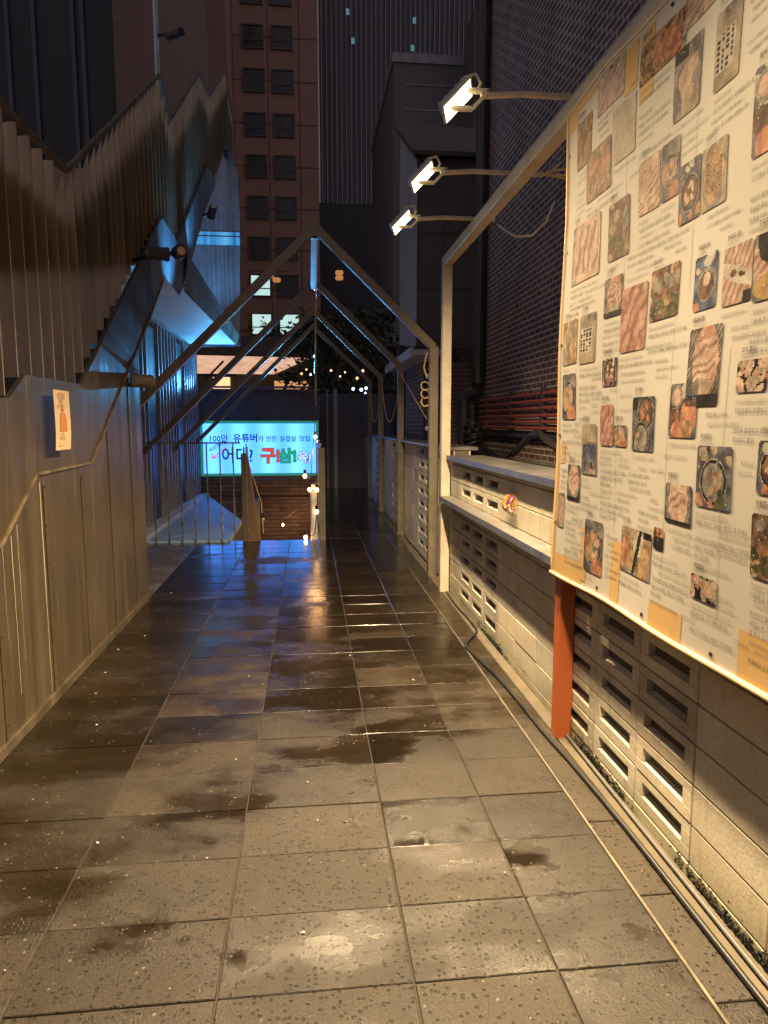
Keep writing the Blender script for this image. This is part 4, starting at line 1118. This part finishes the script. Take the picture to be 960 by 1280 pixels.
# ---- small brick hut with blue-lit eaves
ht = thing("brick_hut", "low brick hut with a projecting blue-lit eave behind the first gable post", "hut", (2.1,11.4,0))
a = MB(); a.box(1.72,2.5,10.52,12.5,0,2.42); a.build("wall", m_brick_hut, ht)
a = MB(); a.box(1.73,2.5,10.47,10.519,0,2.42); a.build("end_wall", m_brick_rx, ht)
a = MB(); a.box(1.42,1.80,9.5,12.7,2.43,2.50); a.box(1.38,1.419,9.5,12.7,2.40,2.53); a.build("roof", M("eave_metal", (.40,.42,.48), .5), ht)
hw_ = MB(); hw_.box(1.60,2.7,12.8,13.0,0,2.9); hw_.box(1.60,1.72,12.6,13,0,2.9)
tag(hw_.build("shed_wall", m_dark), "dark shed wall past the small brick hut", "wall")
wl = MB(); wl.box(2.0,2.6,10.36,10.50,0,2.95)
# ---- render building with pale side, grey block, towers
b2 = thing("rendered_building", "dark rendered building with a pale side wall and sloping roof behind the floodlights", "building", (3.6,14,0))
a = MB(); a.box(2.02,6,13.2,13.4,2.95,6.3); a.prismX([(13.4,2.95),(13.4,6.3),(15.6,7.6),(15.6,2.95)],2.2,6); a.build("wall", m_grey2, b2)
a = MB(); a.prismX([(13.15,0),(13.15,6.25),(15.4,7.55),(15.4,0)],1.99,2.019); a.build("side_wall", m_pale, b2)
a = MB(); a.box(2.02,6,13.1,13.4,0,2.94); a.build("base_wall", m_brick_rx, b2)
a = MB(); a.add([(1.9,13.0,6.28),(6.1,13.0,6.28),(6.1,15.7,7.78),(1.9,15.7,7.78),(1.9,13.0,6.36),(6.1,13.0,6.36),(6.1,15.7,7.86),(1.9,15.7,7.86)], [(3,2,1,0),(4,5,6,7),(0,1,5,4),(1,2,6,5),(2,3,7,6),(3,0,4,7)]); a.build("roof", M("dark_roof", (.06,.045,.04), .7), b2)
a = MB()
for z in (4.0,5.0): a.box(2.05,6,13.19,13.198,z,z+.015)
for x in (2.5,3.4): a.box(x,x+.05,13.185,13.198,2.96,6.28)
a.build("joint_line", m_frame_dk, b2)
b3 = thing("grey_block_building", "grey concrete building with a flat parapet, left of the floodlights", "building", (5,29,0))
a = MB(); a.box(3.0,12,25,33,0,13.6); a.build("wall", m_grey, b3)
a = MB(); a.box(2.95,12.05,24.95,33,13.6,13.9); a.build("parapet", m_mullion, b3)
a = MB()
for z in (10.6,11.3,12.1,12.9): a.box(3.4,7.4,24.98,24.998,z,z+.05)
a.build("louvre_line", M("pale_line", (.26,.25,.25), .7), b3)
a = MB(); a.box(5.4,12,23.5,24.9,6.5,14.6); a.build("plant_room", m_grey2, b3)

tw = thing("glass_tower", "dark high-rise with thin pale vertical mullions", "tower", (12,85,0))
a = MB(); a.box(1.6,30,80,95,25,130); a.build("glass_wall", m_glass_tw, tw)
a = MB(); a.box(1.5,30,79.6,80,24.6,25.3); a.build("base_rail", m_mullion, tw)
a = MB(); a.box(1.8,1.89,79.8,79.99,25.3,130); mu = a.build("mullion", m_mullion, tw)
for k in range(1, 38): dup(mu, (mu.location.x+.53*k, 0, 0), parent=tw)
for (px, py) in ((437,57),(443,88),(515,62),(513,92)):
    x = (px-386)/870*79.7; z = 1.5+(530-py)/870*79.7
    a = MB(); a.box(x-.17,x+.17,79.72,79.78,z-.30,z+.30); a.build("lit_window", EM("pale_blue_light", (.22,.42,.55), .38) if px == 437 else bpy.data.materials["pale_blue_light"], tw)
for k in range(9):
    a = MB(); a.box(1.6,30,79.97,79.995,33+k*10.5,33.25+k*10.5); a.build("floor_band", m_frame_dk, tw)
pb = thing("podium_building", "plain dark block below the glass tower", "building", (4,65,0))
a = MB(); a.box(1.0,9,60,70,0,19.5); a.build("wall", m_navyb, pb)

bt = thing("brick_tower", "tall pinkish stone apartment tower with rows of dark square windows", "tower", (-4,60,0))
TY = 55.0
def tx_(px): return (px-386)/870*TY
def tz_(py): return 1.5+(530-py)/870*TY
a = MB(); a.box(tx_(305),tx_(402),TY,TY+20,0,90); a.build("wall", m_tower, bt)
a = MB(); a.box(tx_(212)-14,tx_(304.5),TY-4,TY+20,0,90); a.build("side_wing", m_towerb, bt)
a = MB()
for py in range(-30, 470, 47): a.box(tx_(305)+.02,tx_(402)-.02,TY-.03,TY-.001,tz_(py+26),tz_(py+26)+.07)
a.box(tx_(380),tx_(380)+.06,TY-.03,TY-.001,0,90); a.box(tx_(344),tx_(344)+.06,TY-.03,TY-.001,0,90)
a.build("joint_line", M("stone_joint", (.16,.09,.075), .9), bt)
lit = EM("lit_office", (.62,.92,.86), .85)
litn = 0
for r_, py in enumerate([-6,43,90,137,185,231,277,323,366,411]):
    for c_, px in enumerate((327,360)):
        px += r_*.5
        x0, x1 = tx_(px-11), tx_(px+11); z0, z1 = tz_(py+11.5), tz_(py-11.5)
        on = (py == 366 and c_ == 0) or py == 411
        w = MB(); w.box(x0,x1,TY-.06,TY-.02,z0,z1); wo = w.build("window", lit if on else rnd.choice((m_glass_dk, m_glass_dk, m_glass_b1, m_glass_b2)), bt)
        if on: wo['label'] = "lit window"
        f = MB(); s_ = .10
        for (a0,a1,c0,c1) in ((x0-s_,x0,z0-s_,z1+s_),(x1,x1+s_,z0-s_,z1+s_),(x0,x1,z0-s_,z0),(x0,x1,z1,z1+s_)): f.box(a0,a1,TY-.14,TY-.001,c0,c1)
        f.box(x0,x1,TY-.10,TY-.062,z0+(z1-z0)*.32,z0+(z1-z0)*.32+.08)
        f.build("frame", m_frame_dk, wo)
        if py == 43 and c_ == 0:
            g = MB(); g.box(x0+.3,x0+.8,TY-.075,TY-.065,z0+.25,z0+.5); g.build("lit_pane", bpy.data.materials["pale_blue_light"], wo)
dk = thing("dark_curtain_building", "black building with faint vertical curtain lines above the near zigzag edge", "building", (-14,26,0))
a = MB(); a.box(-30,-6.0,25,40,0,60); a.build("wall", m_navyb, dk)
a = MB(); a.box(-6.0,-5.0,24.6,40,0,60); a.build("corner_pier", M("brown_pier", (.17,.10,.085), .8), dk)
for k, x in enumerate((-10.2,-9.4,-8.6,-7.4,-7.1)):
    a = MB(); a.box(x,x+.12,24.9,24.99,0,60); a.build("fin", M("navy_fin", (.05,.05,.085), .5) if k == 0 else bpy.data.materials["navy_fin"], dk)

# ---- cafe with glowing awning, trees and far lamps beyond the fence
cf = thing("cafe_building", "low cafe with a glowing peach awning behind the dark fence", "cafe", (-2,24,0))
a = MB(); a.box(-5,2.0,24,28,0,4.4); a.build("wall", m_dark, cf)
def cx_(px, Y): return (px-386)/870*Y
def cz_(py, Y): return 1.5+(530-py)/870*Y
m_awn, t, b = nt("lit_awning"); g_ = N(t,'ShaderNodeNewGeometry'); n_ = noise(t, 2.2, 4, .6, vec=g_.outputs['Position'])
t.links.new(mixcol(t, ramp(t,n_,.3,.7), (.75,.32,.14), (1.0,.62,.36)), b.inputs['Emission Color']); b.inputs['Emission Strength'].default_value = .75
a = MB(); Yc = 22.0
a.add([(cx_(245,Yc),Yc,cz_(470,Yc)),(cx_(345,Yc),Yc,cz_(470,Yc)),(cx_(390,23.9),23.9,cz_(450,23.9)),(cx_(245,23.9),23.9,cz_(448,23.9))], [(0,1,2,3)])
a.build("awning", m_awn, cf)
a = MB(); a.box(cx_(245,Yc),cx_(300,Yc),Yc-.06,Yc-.01,cz_(473,Yc),cz_(470,Yc)); a.bar((cx_(262,Yc),Yc-.03,cz_(478,Yc)),(cx_(285,Yc),Yc-.03,cz_(455,Yc)),.06,.06); a.build("awning_frame", m_dark, cf)
a = MB(); a.box(cx_(272,23.95),cx_(292,23.95),23.9,23.98,cz_(488,23.95),cz_(474,23.95)); a.build("window", EM("warm_window", (1.0,.58,.26), 1.4), cf)
a = MB(); a.box(cx_(345,23.95),cx_(388,23.95),23.9,23.98,cz_(488,23.95),cz_(478,23.95)); a.build("window", EM("warm_window_dim", (.9,.45,.18), .7), cf)

def tree(name, label, x, Y, h, rw, rh, n, seed):
    t = thing(name, label, "tree", (x,Y,0), "dark trees behind the far fence"); rs = random.Random(seed)
    a = MB(); a.tube([(x,Y,0),(x+.05,Y,h*.35),(x-.05,Y,h*.7)], .14, 8, .05)
    for k in range(6):
        u = 2*math.pi*k/6; a.tube([(x,Y,h*.35+.1*k),(x+rw*.4*math.cos(u),Y+rw*.4*math.sin(u),h*.55+.1*k),(x+rw*.7*math.cos(u),Y+rw*.7*math.sin(u),h*.7+.1*k)], .05, 5, .015)
    a.build("trunk", m_bark, t)
    b = MB()
    cl = [(rs.uniform(-1,1)*rw*.75, rs.uniform(-1,1)*rw*.6, h*.45+rs.random()*rh*.8) for _ in range(26)]
    for k in range(n):
        c = rs.choice(cl); rr = rw*.30
        p = Vector((x+c[0]+rs.gauss(0,rr*.6), Y+c[1]+rs.gauss(0,rr*.6), c[2]+rs.gauss(0,rr*.5))); s = rs.uniform(.05,.11)
        d1 = Vector((rs.uniform(-1,1),rs.uniform(-1,1),rs.uniform(-.6,.6))).normalized()*s; d2 = d1.cross(Vector((rs.uniform(-1,1),rs.uniform(-1,1),rs.uniform(-1,1)))).normalized()*s*.55
        b.add([p-d1,p+d2,p+d1,p-d2], [(0,1,2,3)])
    b.build("crown", m_leaf, t); return t
tree("leafy_tree", "dark leafy tree behind the sign, left one by the cafe awning", -.35, 25.5, 5.4, 1.6, 3.0, 2600, 1)
tree("leafy_tree", "dark leafy tree straight behind the ridge of the gable frames", .5, 19.0, 4.3, 1.3, 3.0, 2600, 2)
tree("leafy_tree", "dark leafy tree behind the far alley end, right of the ridge", 1.6, 20.5, 4.8, 1.2, 3.2, 2400, 3)
tree("leafy_tree", "low dark tree in front of the pink tower's lowest windows", -1.6, 30.0, 5.6, 1.7, 3.0, 2000, 4)
# lamps seen between the leaves
cold, warm = EM("cold_lamp", (.45,.62,1.0), 5.0), EM("far_warm_lamp", (1.0,.50,.22), 4.0)
LT = [("white street lamp glow, left of the far post tops",441,487,1,.07),("bright white lamp glow left of the pair at the far post",451,488,1,.08),("bright white lamp glow at the tip of the far post",457,486,1,.07),("white lamp glow below the far post tip",456,492,1,.05),
      ("small white lamp glow in the middle tree",394,448,1,.06),("small blue-white lamp glow under the ridge wires",396,369,1,.07),("blue-white round lamp glow left of the ridge wires",380,375,1,.09),("tiny white lamp glow low in the middle tree",389,470,1,.05),
      ("warm lamp glow among leaves, right of the ridge",414,465,0,.05),("warm lamp glow beside the right rafters",431,467,0,.04),("warm lamp glow at the lower right tree edge",453,465,0,.06),("warm lamp glow under the right rafters",446,474,0,.06),("small warm lamp glow in the middle tree",378,469,0,.05),("small warm lamp glow left of the middle tree",384,464,0,.04),("warm lamp glow right of the cafe window",343,490,0,.05),("warm lamp glow low right in the leaves",425,472,0,.04)]
for lab, px, py, cd_, r_ in LT:
    Yl = 18.2; c = (cx_(px,Yl), Yl, cz_(py,Yl))
    t = thing("far_lamp", lab, "lamp", c, "lamps glowing among the far trees")
    a = MB(); a.ball(c, r_*.55, 6); a.build("globe", cold if cd_ else warm, t, smooth=True)
    a = MB(); a.tube([(c[0],c[1],c[2]+r_*.5),(c[0]+.02,c[1]+.1,c[2]+.35)], .008, 5); a.build("hanger", m_dark, t)
lan = EM("paper_lantern", (1.0,.42,.14), .45)
for lab, px, py in (("upper left orange paper lantern in front of the pink tower",342,354),("upper right orange paper lantern in front of the pink tower",350,359),("upper orange lantern in front of the dark block",425,349),("lower orange lantern in front of the dark block",425,355)):
    Yl = 26.0; c = Vector((cx_(px,Yl),Yl,cz_(py,Yl)))
    t = thing("paper_lantern", lab, "lantern", c, "orange lanterns strung high over the trees")
    a = MB(); a.box(c.x-.14,c.x+.14,c.y-.1,c.y+.1,c.z-.075,c.z+.075); a.build("shade", lan, t, bevel=.04)
    a = MB(); a.tube([c+Vector((-.8,0,.16)), c+Vector((0,0,.08)), c+Vector((.8,0,.2))], .012, 5); a.build("wire", m_dark, t)

# light of the festoon bulbs on the stair wall
for p, w_ in (((-.06,9.3,-.05),8),((.10,10.9,1.25),8),((-.56,14.3,-.57),5),((.02,14.2,-.3),9),((.06,9.2,.55),8)):
    d = bpy.data.lights.new("bulb", 'POINT'); d.energy = w_; d.color = (1.0,.50,.2); d.shadow_soft_size = .03
    o = bpy.data.objects.new("bulb", d); C.objects.link(o); o.location = p
